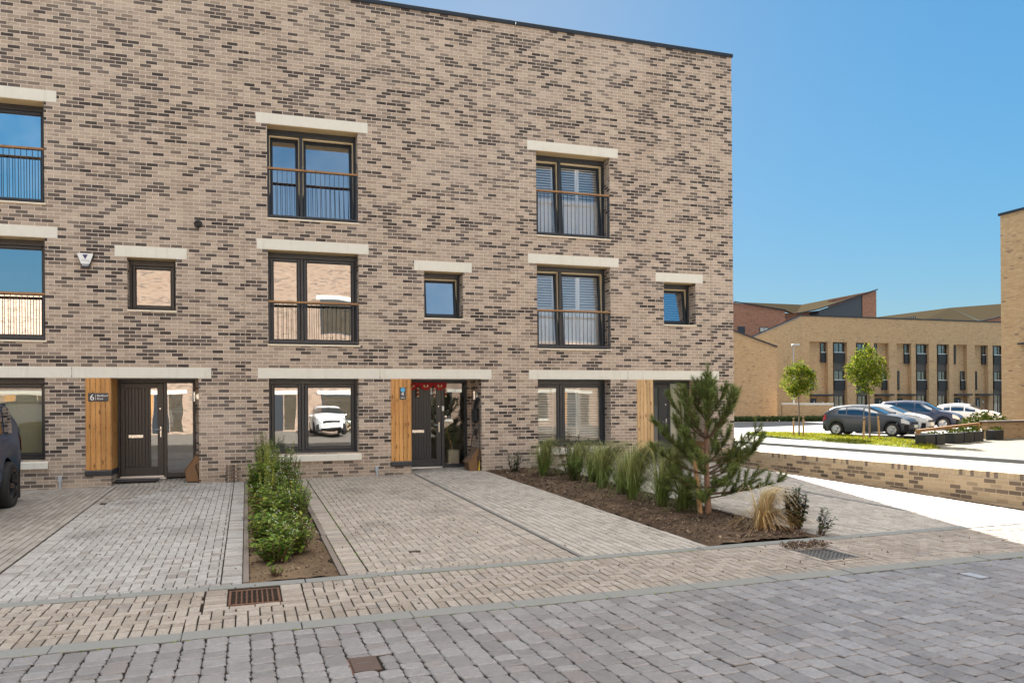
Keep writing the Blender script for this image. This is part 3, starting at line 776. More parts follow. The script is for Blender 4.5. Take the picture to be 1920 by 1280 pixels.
def brick_house(ox, no, label, frameM, upper_tilt, mid_tilt, small_tilt, ends):
    H = thing('brick_house', label, 'house', (0, 0, 0), group='brick terrace houses in the row')
    X = lambda v: ox+v
    x0, x1 = ends
    holes = [(X(.46), X(2.39), 5.635, 7.65, .4), (X(.46), X(2.39), 2.92, 4.95, .4), (X(3.87), X(4.785), 3.575, 4.65, .4), (X(.46), X(2.37), .545, 2.18, .4), (X(3.545), X(5.21), -.25, 2.18, .95)]
    m = MB()
    wall_grid(m, x0, x1, -.25, 10.56, holes, D, .4)
    # sides, back, nib beside the door frame
    m.quad((x1, D, -.3), (x1, D+9.2, -.3), (x1, D+9.2, 10.56), (x1, D, 10.56)); m.quad((x0, D, -.3), (x0, D, 10.56), (x0, D+9.2, 10.56), (x0, D+9.2, -.3))
    m.quad((x0, D+9.2, -.3), (x0, D+9.2, 10.56), (x1, D+9.2, 10.56), (x1, D+9.2, -.3))
    m.box(X(5.10), X(5.208), D+.86, D+.94, -.2, 2.179)
    m.build('wall', M_brick, H)
    m = MB(); m.quad((x0, D, 10.3), (x1, D, 10.3), (x1, D+9.2, 10.3), (x0, D+9.2, 10.3)); m.build('roof', M_roof, H)
    m = MB(); m.bbox(x0+(.002 if no != 6 else 0), x1+(.035 if no == 2 else -.002), D-.04, D+.3, 10.56, 10.655, .01)
    if no == 2: m.bbox(x1-.3, x1+.035, D+.302, D+9.2, 10.56, 10.655, .01)
    m.build('roof_coping', M_coping, H)
    # movement joint at the party line
    if no != 2:
        m = MB(); m.box(x1-.006, x1+.006, D-.002, D+.01, -.2, 10.55); m.build('movement_joint', plain('joint_sealant', (.33, .26, .2), .7), H)
    else:
        m = MB(); m.box(11.388, 11.400, D-.002, D+.01, 2.41, 10.55); m.build('movement_joint', plain('joint_sealant', (.3, .235, .18), .7), H)
    # stone lintels
    for a, b, c, d in ((.235, 2.615, 7.65, 7.875), (.235, 2.615, 4.95, 5.17), (3.64, 5.0, 4.65, 4.872)):
        m = MB(); m.bbox(X(a), X(b), D-.006, D+.328, c, d, .004); m.build('lintel', M_stone, H)
        s = MB(); xa, xb = (.47, 2.38) if a < 1 else (3.88, 4.775)
        s.box(X(xa), X(xb), D+.012, D+.327, c-.006, c-.0005); s.build('soffit_board', M_soffit, H)
    m = MB(); m.bbox(X(.237), X(2.842), D-.006, D+.328, 2.18, 2.397, .004); m.bbox(X(2.852), X(5.46), D-.006, D+.94, 2.18, 2.397, .004); m.build('lintel', M_stone, H)
    # windows
    w2 = window(H, X(.46), X(2.39), 5.635, 7.645, [X(1.19)], frameM, {2: M_glass_shut, 4: M_glass_up, 6: M_glass_sky}[no], upper_tilt)
    w1 = window(H, X(.46), X(2.39), 2.92, 4.945, [X(1.19)], frameM, {2: M_glass_shut, 4: M_glass, 6: M_glass_up}[no], mid_tilt)
    w0 = window(H, X(.46), X(2.37), .545, 2.175, [X(1.19)], frameM, M_glass if no == 4 else M_glass_blind, (0, 0), sill='big')
    ws = window(H, X(3.87), X(4.785), 3.575, 4.645, [], frameM, M_glass if no == 6 else M_glass_up, (small_tilt,))
    balcony(H, X(.47), X(2.38), 5.64, 6.715); balcony(H, X(.47), X(2.38), 2.925, 3.845)
    # door set at the back of the porch
    y = D+.86
    m = MB(); a, b, c = X(3.548), X(5.09), 2.176
    m.bbox(a, a+.05, y, y+.08, .02, c); m.bbox(b-.05, b, y, y+.08, .02, c); m.bbox(a+.05, b-.05, y+.001, y+.079, c-.075, c); m.bbox(X(4.455), X(4.525), y+.002, y+.078, .02, c-.075)
    m.bbox(X(4.525), b-.05, y+.003, y+.077, .06, .16)
    fr = m.build('door_frame', frameM, H)
    m = MB()
    da, db, dc, dd = X(3.605), X(4.45), .115, 2.095
    ya, yb = y+.012, y+.058
    ga, gb = (X(4.20), X(4.33)) if no != 2 else (X(4.02), X(4.17))
    gz0, gz1 = .30, 1.99
    m.bbox(da, da+.09, ya, yb, dc, dd); m.bbox(gb, db, ya, yb, dc, dd)
    m.bbox(da+.09, gb, ya+.001, yb, dc, gz0); m.bbox(da+.09, gb, ya+.001, yb, gz1, dd)
    n = 7 if no != 2 else 3
    for k in range(n):
        q0 = da+.092+(ga-.05-da-.092)*k/n; q1 = da+.092+(ga-.05-da-.092)*(k+1)/n
        m.bbox(q0, q1, ya+.008, yb-.006, gz0, gz1, .006)
    m.bbox(ga-.05, ga, ya+.001, yb, gz0, gz1)
    door = m.build('door', frameM, H)
    p = MB(); p.quad((ga, ya+.02, gz0), (gb, ya+.02, gz0), (gb, ya+.02, gz1), (ga, ya+.02, gz1)); p.build('pane', M_glass if no == 6 else M_glass_clear, door)
    h = MB(); hx = X(4.395)
    h.bbox(hx-.017, hx+.017, ya-.012, ya, .93, 1.17, .005); h.tube([(hx, ya-.01, 1.1), (hx, ya-.055, 1.1)], .011); h.tube([(hx+.008, ya-.055, 1.1), (hx-.125, ya-.052, 1.1)], .0105)
    h.build('door_handle', M_steel, door)
    h = MB(); h.lathe([(.016, 0), (.016, .008)], 12, Matrix.Translation((hx-.01, ya, 1.55)) @ Matrix.Rotation(R(90), 4, 'X')); h.build('door_lock', M_steel, door)
    if no != 2:
        l = MB(); q = X(3.76) if no == 6 else X(3.74)
        l.bbox(q, q+.29, ya-.008, ya+.004, .925, .995, .004); l.build('letter_plate', M_steel, door)
    th = MB(); th.bbox(X(3.6), X(4.46), y-.06, y+.03, .075, .112, .006); th.bbox(X(3.55), X(4.5), y-.05, y+.03, .035, .07, .006); th.build('threshold', M_alu, door)
    sl = MB(); sl.quad((X(4.525), y+.03, .16), (X(5.04), y+.03, .16), (X(5.04), y+.03, 2.1), (X(4.525), y+.03, 2.1)); sl.build('sidelight', M_glass if no == 6 else M_glass_clear, H)
    # timber box beside the door
    tm = MB(); mt = M_timber if no != 2 else M_timber_pale
    n = 5
    for k in range(n):
        q0 = X(3.085)+(.46)*k/n; tm.bbox(q0+.003, q0+.46/n-.003, D-.016, D+.004, .318, 2.176, .009)
    for k in range(9):
        q0 = D+.005+(.85)*k/9; tm.bbox(X(3.537), X(3.556), q0+.0015, q0+.85/9-.0015, .318, 2.176, .006)
    tp = tm.build('timber_panel', mt, H)
    fl = MB(); fl.bbox(X(3.07), X(3.572), D-.034, D+.001, .205, .314, .012); fl.bbox(X(3.546), X(3.574), D+.002, D+.85, .205, .314, .012); fl.build('flashing', M_coping, tp)
    # wall lamp in the porch, cable outlet by the path
    yy = D+.28
    wlp = MB(); wlp.bbox(X(5.15), X(5.207), yy-.03, yy+.03, 1.74, 1.86, .006); wlp.tube([(X(5.115), yy, 1.70), (X(5.115), yy, 1.90)], .034, 14); wlp.build('wall_lamp', M_steel, H)
    ob = MB(); q = {6: -3.528, 4: 2.756, 2: 8.88}[no]
    ob.bbox(q-.036, q+.036, D-.05, D, .11, .225, .006); ob.tube([(q, D-.03, .11), (q+.006, D-.03, -.03)], .024, 10); ob.build('cable_outlet', M_grey_plastic, H)
    # rooms behind the glass
    r = MB()
    r.quad((x0+.1, D+4.2, -.1), (x1-.1, D+4.2, -.1), (x1-.1, D+4.2, 10.2), (x0+.1, D+4.2, 10.2))
    for q in (x0+.1, x1-.1, X(2.95)): r.quad((q, D+(.96 if abs(q-X(2.95)) < .01 else .42), -.1), (q, D+4.2, -.1), (q, D+4.2, 10.2), (q, D+(.96 if abs(q-X(2.95)) < .01 else .42), 10.2))
    for z in (2.5, 5.25, 8.0): r.quad((x0+.1, D+.42, z), (x1-.1, D+.42, z), (x1-.1, D+4.2, z), (x0+.1, D+4.2, z))
    r.build('room_walls', M_interior, H)
    f = MB()
    for z in (.03, 2.72, 5.45): f.quad((x0+.1, D+(.95 if z < 1 else .42), z), (x1-.1, D+(.95 if z < 1 else .42), z), (x1-.1, D+4.2, z), (x0+.1, D+4.2, z))
    f.build('room_floor', M_floor_in, H)
    return H

h6 = brick_house(-6.156, 6, 'brick house with brown framed windows and door, behind the dark four by four', M_frame_brown, (0, 0), (0, 0), 0, (-6.13, -.012))
h4 = brick_house(0, 4, 'middle brick house with a garland over its door and a charger in the porch', M_frame, (6, 6), (0, 0), 7, (-.006, 6.116))
h2 = brick_house(6.156, 2, 'end brick house with louvred shutters, behind the young pine', M_frame, (5, 5), (5, 5), 8, (6.124, 12.06))
# middle house: its lower pair of windows is browner in the photo; left house: flue terminal
m = MB(); Mv = Matrix.Translation((-.93, D, 5.40)) @ Matrix.Rotation(R(90), 4, 'X')
m.lathe([(.085, 0), (.085, .012), (.066, .014), (.064, .075), (.05, .082), (.05, .02), (.0, .018)], 20, Mv); m.build('flue_terminal', M_black, h6)
# blinds and shutters behind the glass
shutters(h2, 6.62, 8.53, 5.72, 7.56, D+.535, 6.62); shutters(h2, 6.62, 8.53, 3.0, 4.86, D+.535, 3.9)
shutters(h2, 6.62, 8.51, .62, 2.1, D+.55, None); shutters(h2, 10.04, 10.93, 3.65, 4.57, D+.62, None)
b = MB()
k = 34
for i in range(k):
    z = .64+1.24*i/k
    b.box(-5.68, -3.80, -.02, .02, -.0012, .0012, M=Matrix.Translation((0, D+.50, z)) @ Matrix.Rotation(R(55), 4, 'X'))
b.box(-5.68, -3.80, D+.47, D+.53, 1.88, 1.92)
for q in (-4.85, -4.40, -4.02): b.box(q-.004, q+.004, D+.474, D+.478, .64, 1.9)
b.build('venetian_blind', M_blind, h6)
b = MB(); b.box(10.70, 11.18, D+1.02, D+1.04, .5, 2.12); b.build('hall_blind', plain('cream_fabric', (.60, .58, .44), .8, var=.05), h2)

# house signs
M_plaque = plain('slate_plaque', (.026, .030, .036), .35)
M_letter = plain('white_lettering', (.8, .8, .8), .5)
t = thing('house_sign', 'dark rectangular house plaque reading 6 Bedford Row, on the orange timber', 'sign', (-2.83, D-.014, 1.79))
m = MB(); m.bbox(-.185, .185, -.012, 0, -.085, .085, .004); m.build('plaque', M_plaque, t)
text_mesh('house_number', '6', .17, M_letter, t, TM(-.155, -.0125, -.058))
text_mesh('street_name', 'Bedford\nRow', .062, M_letter, t, TM(-.025, -.0125, .012))
m = MB(); m.box(-.052, -.047, -.0145, -.012, -.055, .06); m.build('divider', M_letter, t)
t = thing('house_sign', 'small dark house plaque with a blue picture above the number 4', 'sign', (3.355, D-.014, 1.85))
m = MB(); m.bbox(-.072, .072, -.012, 0, -.135, .135, .006); m.build('plaque', M_plaque, t)
m = MB(); m.lathe([(.05, 0), (.05, .003)], 20, Matrix.Translation((0, -.012, .08)) @ Matrix.Rotation(R(90), 4, 'X')); m.build('picture', plain('blue_enamel', (.03, .35, .62), .25, var=.5, scale=40), t)
text_mesh('house_number', '4', .13, M_letter, t, TM(-.038, -.0125, -.055))
m = MB(); m.box(-.045, .045, -.0135, -.012, -.105, -.092); m.build('divider', M_letter, t)

# alarm box: white shield with a dark triangle
t = thing('alarm_box', 'white shield shaped alarm box on the brick above the left porch', 'alarm', (-3.04, D, 4.53))
sh = [(-.145, .125), (-.12, .138), (.12, .138), (.145, .125), (.075, -.075), (-.075, -.075)]
m = MB(); m.prism([(x*1.06+.006, z*1.04-.006) for x, z in sh[:4]] + [(.062, -.155), (-.062, -.155)], -.055, 0); m.build('back_box', M_black, t)
m = MB(); m.prism(sh, -.075, -.05); m.build('front_cover', M_white, t)
m = MB(); m.prism([(-.05, .112), (.05, .112), (0, .018)], -.078, -.075); m.build('emblem', plain('navy_print', (.03, .03, .13), .4), t)
m = MB()
for k in range(7): m.box(-.07+k*.021, -.056+k*.021, -.0768, -.075, -.012, .004)
m.build('lettering', plain('grey_print', (.3, .3, .3), .6), t)
m = MB(); m.box(-.06, .06, -.066, -.055, -.112, -.085); m.build('strobe_window', M_grey_plastic, t)

# gas meter boxes leaning into the porches
def gas_box(ox, label, lid):
    t = thing('gas_meter_box', label, 'meter box', (ox+5.2, D+.06, .02), group='brown meter boxes in the porches')
    pr = [(-.03, 0), (-.03, .50), (-.09, .54), (-.30, .22), (-.27, 0)]
    m = MB(); m.prism([(x*1.06, z) for x, z in pr], 0, .42); m.build('box_body', M_gas, t)
    m = MB(); m.prism([(-.085*1.06, .548), (-.31*1.06-.01, .205), (-.32*1.06-.01, .212), (-.095*1.06, .56)], -.012, .44); m.build('lid', lid, t)
    m = MB(); m.tube([(-.05, -.012, .35), (-.085, -.014, .36), (-.11, -.014, .33), (-.07, -.014, .2), (-.05, -.014, .06)], .009, 6); m.build('cable_loop', M_black, t)
    return t
gas_box(-6.11, 'brown wedge shaped meter box in the porch of the left house', M_gas)
gas_box(.02, 'brown wedge shaped meter box with a shingled lid, below the black charger', M_gas_lid)
gas_box(6.156, 'brown wedge shaped meter box seen behind the pine trunk', M_gas)

# charger, cables, garland, doorbell, doormat, plant in the hall
t = thing('car_charger', 'black electric car charger with hanging cables in the middle porch', 'charger', (5.2, D+.30, 1.32))
m = MB()
M1 = Matrix.Rotation(R(-90), 4, 'Z')
m.bbox(-.12, .12, -.13, 0, -.17, .19, .05, M=M1); m.build('charger_body', M_black, t)
m = MB(); m.bbox(-.06, .06, -.14, -.125, -.10, .14, .02, M=M1); m.build('front_panel', plain('gloss_black', (.01, .01, .012), .12), t)
m = MB(); m.tube([(-.07, -.03, .14), (-.08, -.06, .24), (-.06, -.12, .34), (-.03, -.18, .40)], [.03, .034, .045, .05], 10); m.build('plug', M_black, t)
m = MB(); m.tube([(-.04, -.19, .38), (-.03, -.24, .1), (-.035, -.25, -.35), (-.04, -.26, -.85), (-.06, -.27, -1.05), (-.07, -.26, -1.22)], .011, 8); m.tube([(-.07, .04, -.17), (-.10, .02, -.30), (-.09, -.02, -.36), (-.13, .02, -.5), (-.20, .0, -.9), (-.22, -.05, -1.12), (-.16, -.1, -1.22)], .010, 8); m.build('cable', M_black, t)
m = MB(); m.bbox(-.03, .07, -.08, -.02, -.42, -.30, .01, M=M1); m.build('isolator', M_black, t)
m = MB(); m.tube([(-.05, -.255, -1.05), (-.05, -.262, -1.27)], .02, 8); m.build('marker_tape', plain('yellow_tape', (.6, .45, .04), .5), t)

M_red = plain('red_fabric', (.33, .012, .018), .8, var=.25, scale=60)
M_cream_f = plain('cream_tassel', (.62, .52, .33), .8, var=.3, scale=80)
t = thing('door_garland', 'red festive garland with cream motifs hung over the middle front door', 'garland', (3.56, D+.835, 2.09))
m = MB(); nseg = 54; wv = 1.02
top = [(wv*i/nseg, .03*(1-math.cos(i/nseg*math.pi*2))*-.3) for i in range(nseg+1)]
vs = []
for i in range(nseg+1):
    q = i/nseg*3; s = abs(math.sin((q % 1)*math.pi)); x = wv*i/nseg
    yb = -.008*math.sin(i*1.1)
    vs += [(x, yb, .02), (x, yb-.012, -.03-.12*s**.8)]
m.add(vs, [(2*i, 2*i+2, 2*i+3, 2*i+1) for i in range(nseg)])
m.tube([(wv*i/nseg, -.012, .02) for i in range(0, nseg+1, 3)], .014, 8)
m.build('valance', M_red, t)
m = MB()
for k in range(3):
    cx = wv*(k+.5)/3
    for s in (-1, 1):
        for r_ in range(4):
            a = Vector((cx+s*.010, -.026, -.085)); bb = Vector((cx+s*(.035+.010*r_), -.03, -.012-.010*r_))
            m.tube([a, (a+bb)/2+Vector((s*.01, -.006, 0)), bb], [.004, .009, .004], 6)
m.build('motif', M_cream_f, t)
m = MB(); mats = []
for x in (.31, .71, .99):
    for r_ in range(6):
        z = -.05-.045*r_; m.lathe([(.008, 0), (.028-.002*(r_ % 2), .012), (.028, .03), (.008, .042)], 10, Matrix.Translation((x+.004*math.sin(r_*2), -.032, z-.042)), r_ % 2)
m.build('tassel', [M_red, M_cream_f], t)
t = thing('doorbell', 'white doorbell unit on the middle house door frame', 'doorbell', (4.49, D+.86, 1.5))
m = MB(); m.bbox(-.03, .03, -.025, .002, -.06, .06, .006); m.build('casing', M_white, t)
m = MB(); m.lathe([(.032, 0), (.032, .012), (.02, .016)], 16, Matrix.Translation((.075, 0.0, -.2)) @ Matrix.Rotation(R(90), 4, 'X')); m.build('bell_push', M_steel, t)
tag((lambda m: (m.bbox(-2.62, -1.78, D+.32, D+.8, .035, .06, .006), m.build('doormat', M_mat))[1])(MB()), 'dark doormat on the step of the left house', 'doormat')
t = thing('house_plant', 'leafy plant in a cream pot behind the sidelight of the middle house', 'plant', (4.83, D+1.3, .06))
m = MB(); m.bbox(-.15, .15, -.15, .15, 0, .42, .03); m.build('pot', plain('cream_pot', (.62, .56, .42), .6), t)
m = MB(); m.tube([(0, 0, .4), (-.12, .03, .9), (-.2, .05, 1.35)], [.02, .016, .012], 8); m.build('stem', M_stake, t)
m = MB()
for k in range(170):
    z = .55+rnd.random()*1.0; a = rnd.random()*6.28; rr = .08+.22*rnd.random()
    c = Vector((rr*math.cos(a)-.05-.12*(z-.5), rr*math.sin(a)*.8, z)); d = Vector((math.cos(a), math.sin(a), rnd.uniform(-.6, .5))).normalized()
    w_ = d.cross(Vector((0, 0, 1))).normalized()*.035; l_ = d*.13
    m.add([c-w_*.2, c+l_*.5-w_, c+l_, c+l_*.5+w_], [(0, 1, 2, 3)])
M_houseleaf = leaf_mat('house_plant_leaf', [(0, (.05, .10, .02)), (1, (.14, .22, .05))], .3)
m.build('foliage', M_houseleaf, t)

# loose bricks by the left bed
t = thing('brick_stack', 'small stack of loose pale bricks against the wall beside the left bed', 'bricks', (-.305, D-.09, .0))
for k in range(5):
    for s in (0, 1):
        m = MB(); m.bbox(-.105+s*.107+rnd.uniform(-.003, .003), -.002+s*.107, -.07+rnd.uniform(-.004, .004), .07, .004+k*.074, .07+k*.074, .004); m.build('brick', M_brick_edge, t)

# ------------------------------------------------------------------ the row across the road, seen in the window reflections
def opposite(label, x0, x1, top, units):
    H = thing('brick_house', label, 'house', (0, 0, 0), group='sunlit houses across the road')
    y = -10.75; zb = zr(0, -10)
    m = MB(); m.quad((x0, y, zb-.3), (x0, y, top), (x1, y, top), (x1, y, zb-.3)); m.quad((x0, y, zb-.3), (x0, y-8, zb-.3), (x0, y-8, top), (x0, y, top)); m.quad((x1, y, zb-.3), (x1, y, top), (x1, y-8, top), (x1, y-8, zb-.3))
    m.quad((x0, y-8, zb-.3), (x1, y-8, zb-.3), (x1, y-8, top), (x0, y-8, top)); m.quad((x0, y, top), (x0, y-8, top), (x1, y-8, top), (x1, y, top))
    m.build('wall', M_brick_opp, H)
    m = MB(); m.box(x0-.02, x1+.02, y-.2, y+.05, top, top+.09); m.build('roof_coping', M_coping, H)
    L, G, T, F, S = MB(), MB(), MB(), MB(), MB()
    for u in units:
        for a, b, c, d in ((.3, 2.6, 2.2, 2.42), (2.65, 5.4, 2.2, 2.42), (.3, 2.6, 4.95, 5.17), (3.6, 5, 4.65, 4.87), (.3, 2.6, 7.65, 7.87)):
            if zb+d < top-.3: L.box(u+a, u+b, y, y+.012, zb+c, zb+d)
        for a, b, c, d in ((.5, 2.4, .6, 2.2), (.5, 2.4, 2.95, 4.95), (3.85, 4.8, 3.6, 4.65), (.5, 2.4, 5.65, 7.65)):
            if zb+d < top-.3:
                F.frame(u+a, u+b, zb+c, zb+d, y, y+.01, .09, .09, .1, .09); G.quad((u+a+.05, y+.005, zb+c), (u+a+.05, y+.005, zb+d), (u+b-.05, y+.005, zb+d), (u+b-.05, y+.005, zb+c))
        S.box(u+.45, u+2.45, y, y+.08, zb+.45, zb+.59)
        T.box(u+3.1, u+3.6, y, y+.02, zb+.25, zb+2.18)
        F.box(u+3.65, u+4.5, y, y+.015, zb+.05, zb+2.17)
        G.quad((u+4.55, y+.005, zb+.1), (u+4.55, y+.005, zb+2.17), (u+5.2, y+.005, zb+2.17), (u+5.2, y+.005, zb+.1))
    L.build('lintel', M_stone, H); G.build('window', M_glass, H); F.build('window_frame', M_frame, H); T.build('timber_panel', M_timber, H); S.build('window_sill', M_stone, H)
    return H
opposite('tall sunlit brick house row reflected in the middle ground floor window', -9.0, 24.0, 10.8, [-8.6, -2.5, 3.6, 9.7, 15.8])
opposite('lower sunlit brick house row reflected in the upper left windows', -33.0, -9.05, 7.6, [-32, -26, -20, -14.9])

# ------------------------------------------------------------------ low garden wall by the end drive
t = thing('garden_wall', 'low brick wall with brick on edge coping beside the end drive', 'wall', (0, 0, 0))
m = MB()
zt = .42
m.quad((11.5, 3.0, -.4), (11.5, 3.0, zt-.112), (11.5, 19.5, zt-.112), (11.5, 19.5, -.4)); m.quad((11.715, 3.0, -.4), (11.715, 19.5, -.4), (11.715, 19.5, zt-.112), (11.715, 3.0, zt-.112)); m.quad((11.5, 3, -.4), (11.715, 3, -.4), (11.715, 3, zt-.112), (11.5, 3, zt-.112))
m.build('wall_face', brick_mat('garden_brick', [(.50, .375, .235), (.57, .44, .285), (.52, .395, .25)], [(.15, .115, .085), (.22, .165, .12)], (.62, .51, .36), p_dark=.46, cluster=.9, seed=41), t)
m = MB(); y = 3.0
while y < 19.4:
    m.bbox(11.497+rnd.gauss(0, .0015), 11.718, y+.005, y+.07, zt-.103, zt+rnd.gauss(0, .0015), .003); y += .075
M_cope = block_mat('coping_brick', [(0, (.50, .38, .24)), (.34, (.55, .43, .28)), (.36, (.17, .13, .10)), (.62, (.22, .17, .125)), (.64, (.52, .40, .26)), (1, (.57, .45, .30))], stain=.15)
m.build('coping', M_cope, t)
m = MB(); m.box(11.503, 11.712, 3.0, 19.5, zt-.112, zt-.008); m.build('mortar_bed', plain('mortar', (.52, .43, .33), .9), t)
sheet('gravel_margin', 11.27, 11.5, KU1, 19.4, M_gravel, .012, .12)

# ground of the side street and the green beyond
FZ = -.2
flat = lambda z: (lambda x, y: z)
def zs_(x, y):
    k = min(1, max(0, (x-12.2)/6)); return gz(x, y)*(1-k) + FZ*k - .02
sheet('street', 11.72, 21.0, KU1, 140, M_asphalt_pale, 0, 2, zs_)
sheet('end_paving', 6.0, 12.05, 26.9, 40, M_pale_paving, -.02, 3, flat(.0))
m = MB(); m.bbox(21.0, 21.15, 2.0, 64.0, FZ-.2, FZ+.10, .015); m.build('kerb', M_kerb, kind='structure')
sheet('footpath', 21.15, 24.0, 2.0, 64, M_slab, 0, 3, flat(FZ+.09))
sheet('footpath', 24.0, 34.9, 2.0, 29.0, M_slab, 0, 3, flat(FZ+.086))
sheet('car_park', 24.0, 110, 29.0, 65.3, M_asphalt_pale, 0, 4, lambda x, y: -.18+.16*max(0, min(1, (x-24)/4)))
sheet('street', 11.72, 24.0, 60.3, 140, M_asphalt, 0, 4, flat(FZ-.03))
sheet('road', 24.0, 45, 43, 57.0, M_asphalt, .0, 3, flat(-.014))
gp = [(22.75, 22.2), (23.6, 22.3), (25.2, 24.4), (26.4, 26.8), (27.3, 29.5), (27.5, 31.5), (27.7, 34.0), (26.9, 37.0), (25.6, 37.0), (24.85, 34.0), (23.97, 29.0), (23.17, 23.4)]
def zv(x): return -.10+.1*max(0, min(1, (x-23.8)/3))
m = MB()
m.add([(x, y, zv(x)) for x, y in gp], [tuple(range(len(gp)))]); m.add([(x, y, zv(x)-.2) for x, y in gp]+[(x, y, zv(x)) for x, y in gp], [(i, (i+1) % len(gp), len(gp)+(i+1) % len(gp), len(gp)+i) for i in range(len(gp))])
m.build('verge_ground', M_grass_base, kind='structure')
def inpoly(x, y, P):
    c = False; j = len(P)-1
    for i in range(len(P)):
        if (P[i][1] > y) != (P[j][1] > y) and x < (P[j][0]-P[i][0])*(y-P[i][1])/(P[j][1]-P[i][1])+P[i][0]: c = not c
        j = i
    return c
m = MB(); k = 0
while k < 9000:
    x, y = rnd.uniform(22.7, 27.8), rnd.uniform(22.1, 37.1)
    if not inpoly(x, y, gp): continue
    k += 1; a = rnd.random()*6.28; h = rnd.uniform(.05, .13); w_ = .018
    dx, dy = math.cos(a)*w_, math.sin(a)*w_; lx, ly = rnd.gauss(0, .03), rnd.gauss(0, .03)
    z = zv(x)-.01; m.add([(x-dx, y-dy, z), (x+dx, y+dy, z), (x+lx, y+ly, z+h)], [(0, 1, 2)])
m.build('verge_grass', M_grass, kind='stuff')

# ------------------------------------------------------------------ young street trees, stakes, lamp
M_tree_leaf = leaf_mat('street_tree_leaf', [(0, (.032, .065, .008)), (.5, (.085, .12, .012)), (1, (.25, .25, .024))], .4, .75, .02)
M_bark = plain('bark', (.16, .12, .085), .9, var=.3, scale=30)
def street_tree(x, y, h, cz, rx, rz, label, seed, lean=0):
    rg = random.Random(seed)
    t = thing('street_tree', label, 'tree', (x, y, zv(x)), group='young street trees on the verge')
    m = MB(); m.tube([(0, 0, 0), (.01, 0, h*.25), (lean*.5, .01, h*.5), (lean, 0, h*.82)], [.045, .036, .03, .012], 8)
    for k in range(16):
        z = cz-rz*.9+rg.random()*rz*1.4; a = rg.random()*6.28; L = rx*rg.uniform(.6, 1.0)
        m.tube([(lean*.8, 0, z), (lean+math.cos(a)*L*.5, math.sin(a)*L*.5, z+L*.35), (lean+math.cos(a)*L*.9, math.sin(a)*L*.9, z+L*.75)], [.012, .008, .003], 5)
    m.build('trunk', M_bark, t)
    m = MB()
    for c in range(210):
        while True:
            p = Vector((rg.uniform(-1, 1), rg.uniform(-1, 1), rg.uniform(-1, 1)))
            if .2 < p.length < 1: break
        q = p.copy(); q.z = p.z
        wdt = 1.0 - .32*max(0, p.z) - .25*max(0, -p.z-.3)
        cen = Vector((lean+p.x*rx*wdt, p.y*rx*wdt, cz+p.z*rz))
        cen += Vector((rg.gauss(0, .04), rg.gauss(0, .04), rg.gauss(0, .06)))
        for l in range(26):
            c0 = cen+Vector((rg.gauss(0, .075), rg.gauss(0, .075), rg.gauss(0, .08)))
            d = (p+Vector((rg.gauss(0, .6), rg.gauss(0, .6), rg.gauss(0, .6)-.2))).normalized()
            s = rg.uniform(.055, .10); w_ = d.cross(Vector((rg.gauss(0, 1), rg.gauss(0, 1), rg.gauss(0, 1)))).normalized()*s*.34
            m.add([c0, c0+d*s*.5-w_, c0+d*s, c0+d*s*.5+w_], [(0, 1, 2, 3)])
    m.build('crown', M_tree_leaf, t)
    return t
street_tree(25.7, 32.7, 3.55, 2.75, .80, .82, 'rounder young tree with a pale green crown beside the lamp post', 3)
street_tree(26.0, 28.35, 4.05, 3.04, .80, 1.0, 'taller young tree with a leaning crown in front of the grey hatchback', 5, -.10)
def stake(x, y, h, label, lean=0):
    t = thing('tree_stake', label, 'stake', (x, y, zv(x)), group='timber tree stakes on the verge')
    m = MB(); m.tube([(0, 0, 0), (lean, 0, h-.02), (lean, 0, h)], [.045, .045, .036], 10); m.build('post', M_stake, t)
    m = MB(); m.tube([(lean*.8, 0, h-.12), (lean*.8, 0, h-.06)], [.048, .048], 10); m.build('tie', M_black, t)
stake(25.5, 32.85, .88, 'left stake of the tree beside the lamp post'); stake(25.88, 32.6, .95, 'right stake of the tree beside the lamp post')
stake(25.75, 28.45, .95, 'left stake of the tree in front of the grey hatchback', .05); stake(26.2, 28.0, .98, 'right stake of the tree in front of the grey hatchback', -.06)
t = thing('street_lamp', 'slim grey street lamp with a flat head in front of the far gable', 'lamp post', (45.85, 59.0, FZ))
m = MB(); m.tube([(0, 0, 0), (0, 0, 1.2), (0, 0, 1.25), (0, 0, 6.9)], [.09, .09, .06, .045], 10); m.build('pole', plain('galvanised', (.42, .44, .46), .45, metal=.4), t)
m = MB(); m.tube([(0, 0, 6.82), (.5, -.2, 6.9)], .025, 8); m.bbox(-.12, .55, -.16, .16, 6.86, 6.96, .03, M=Matrix.Rotation(R(-20), 4, 'Z')); m.build('lamp_head', plain('lamp_grey', (.5, .52, .54), .4), t)

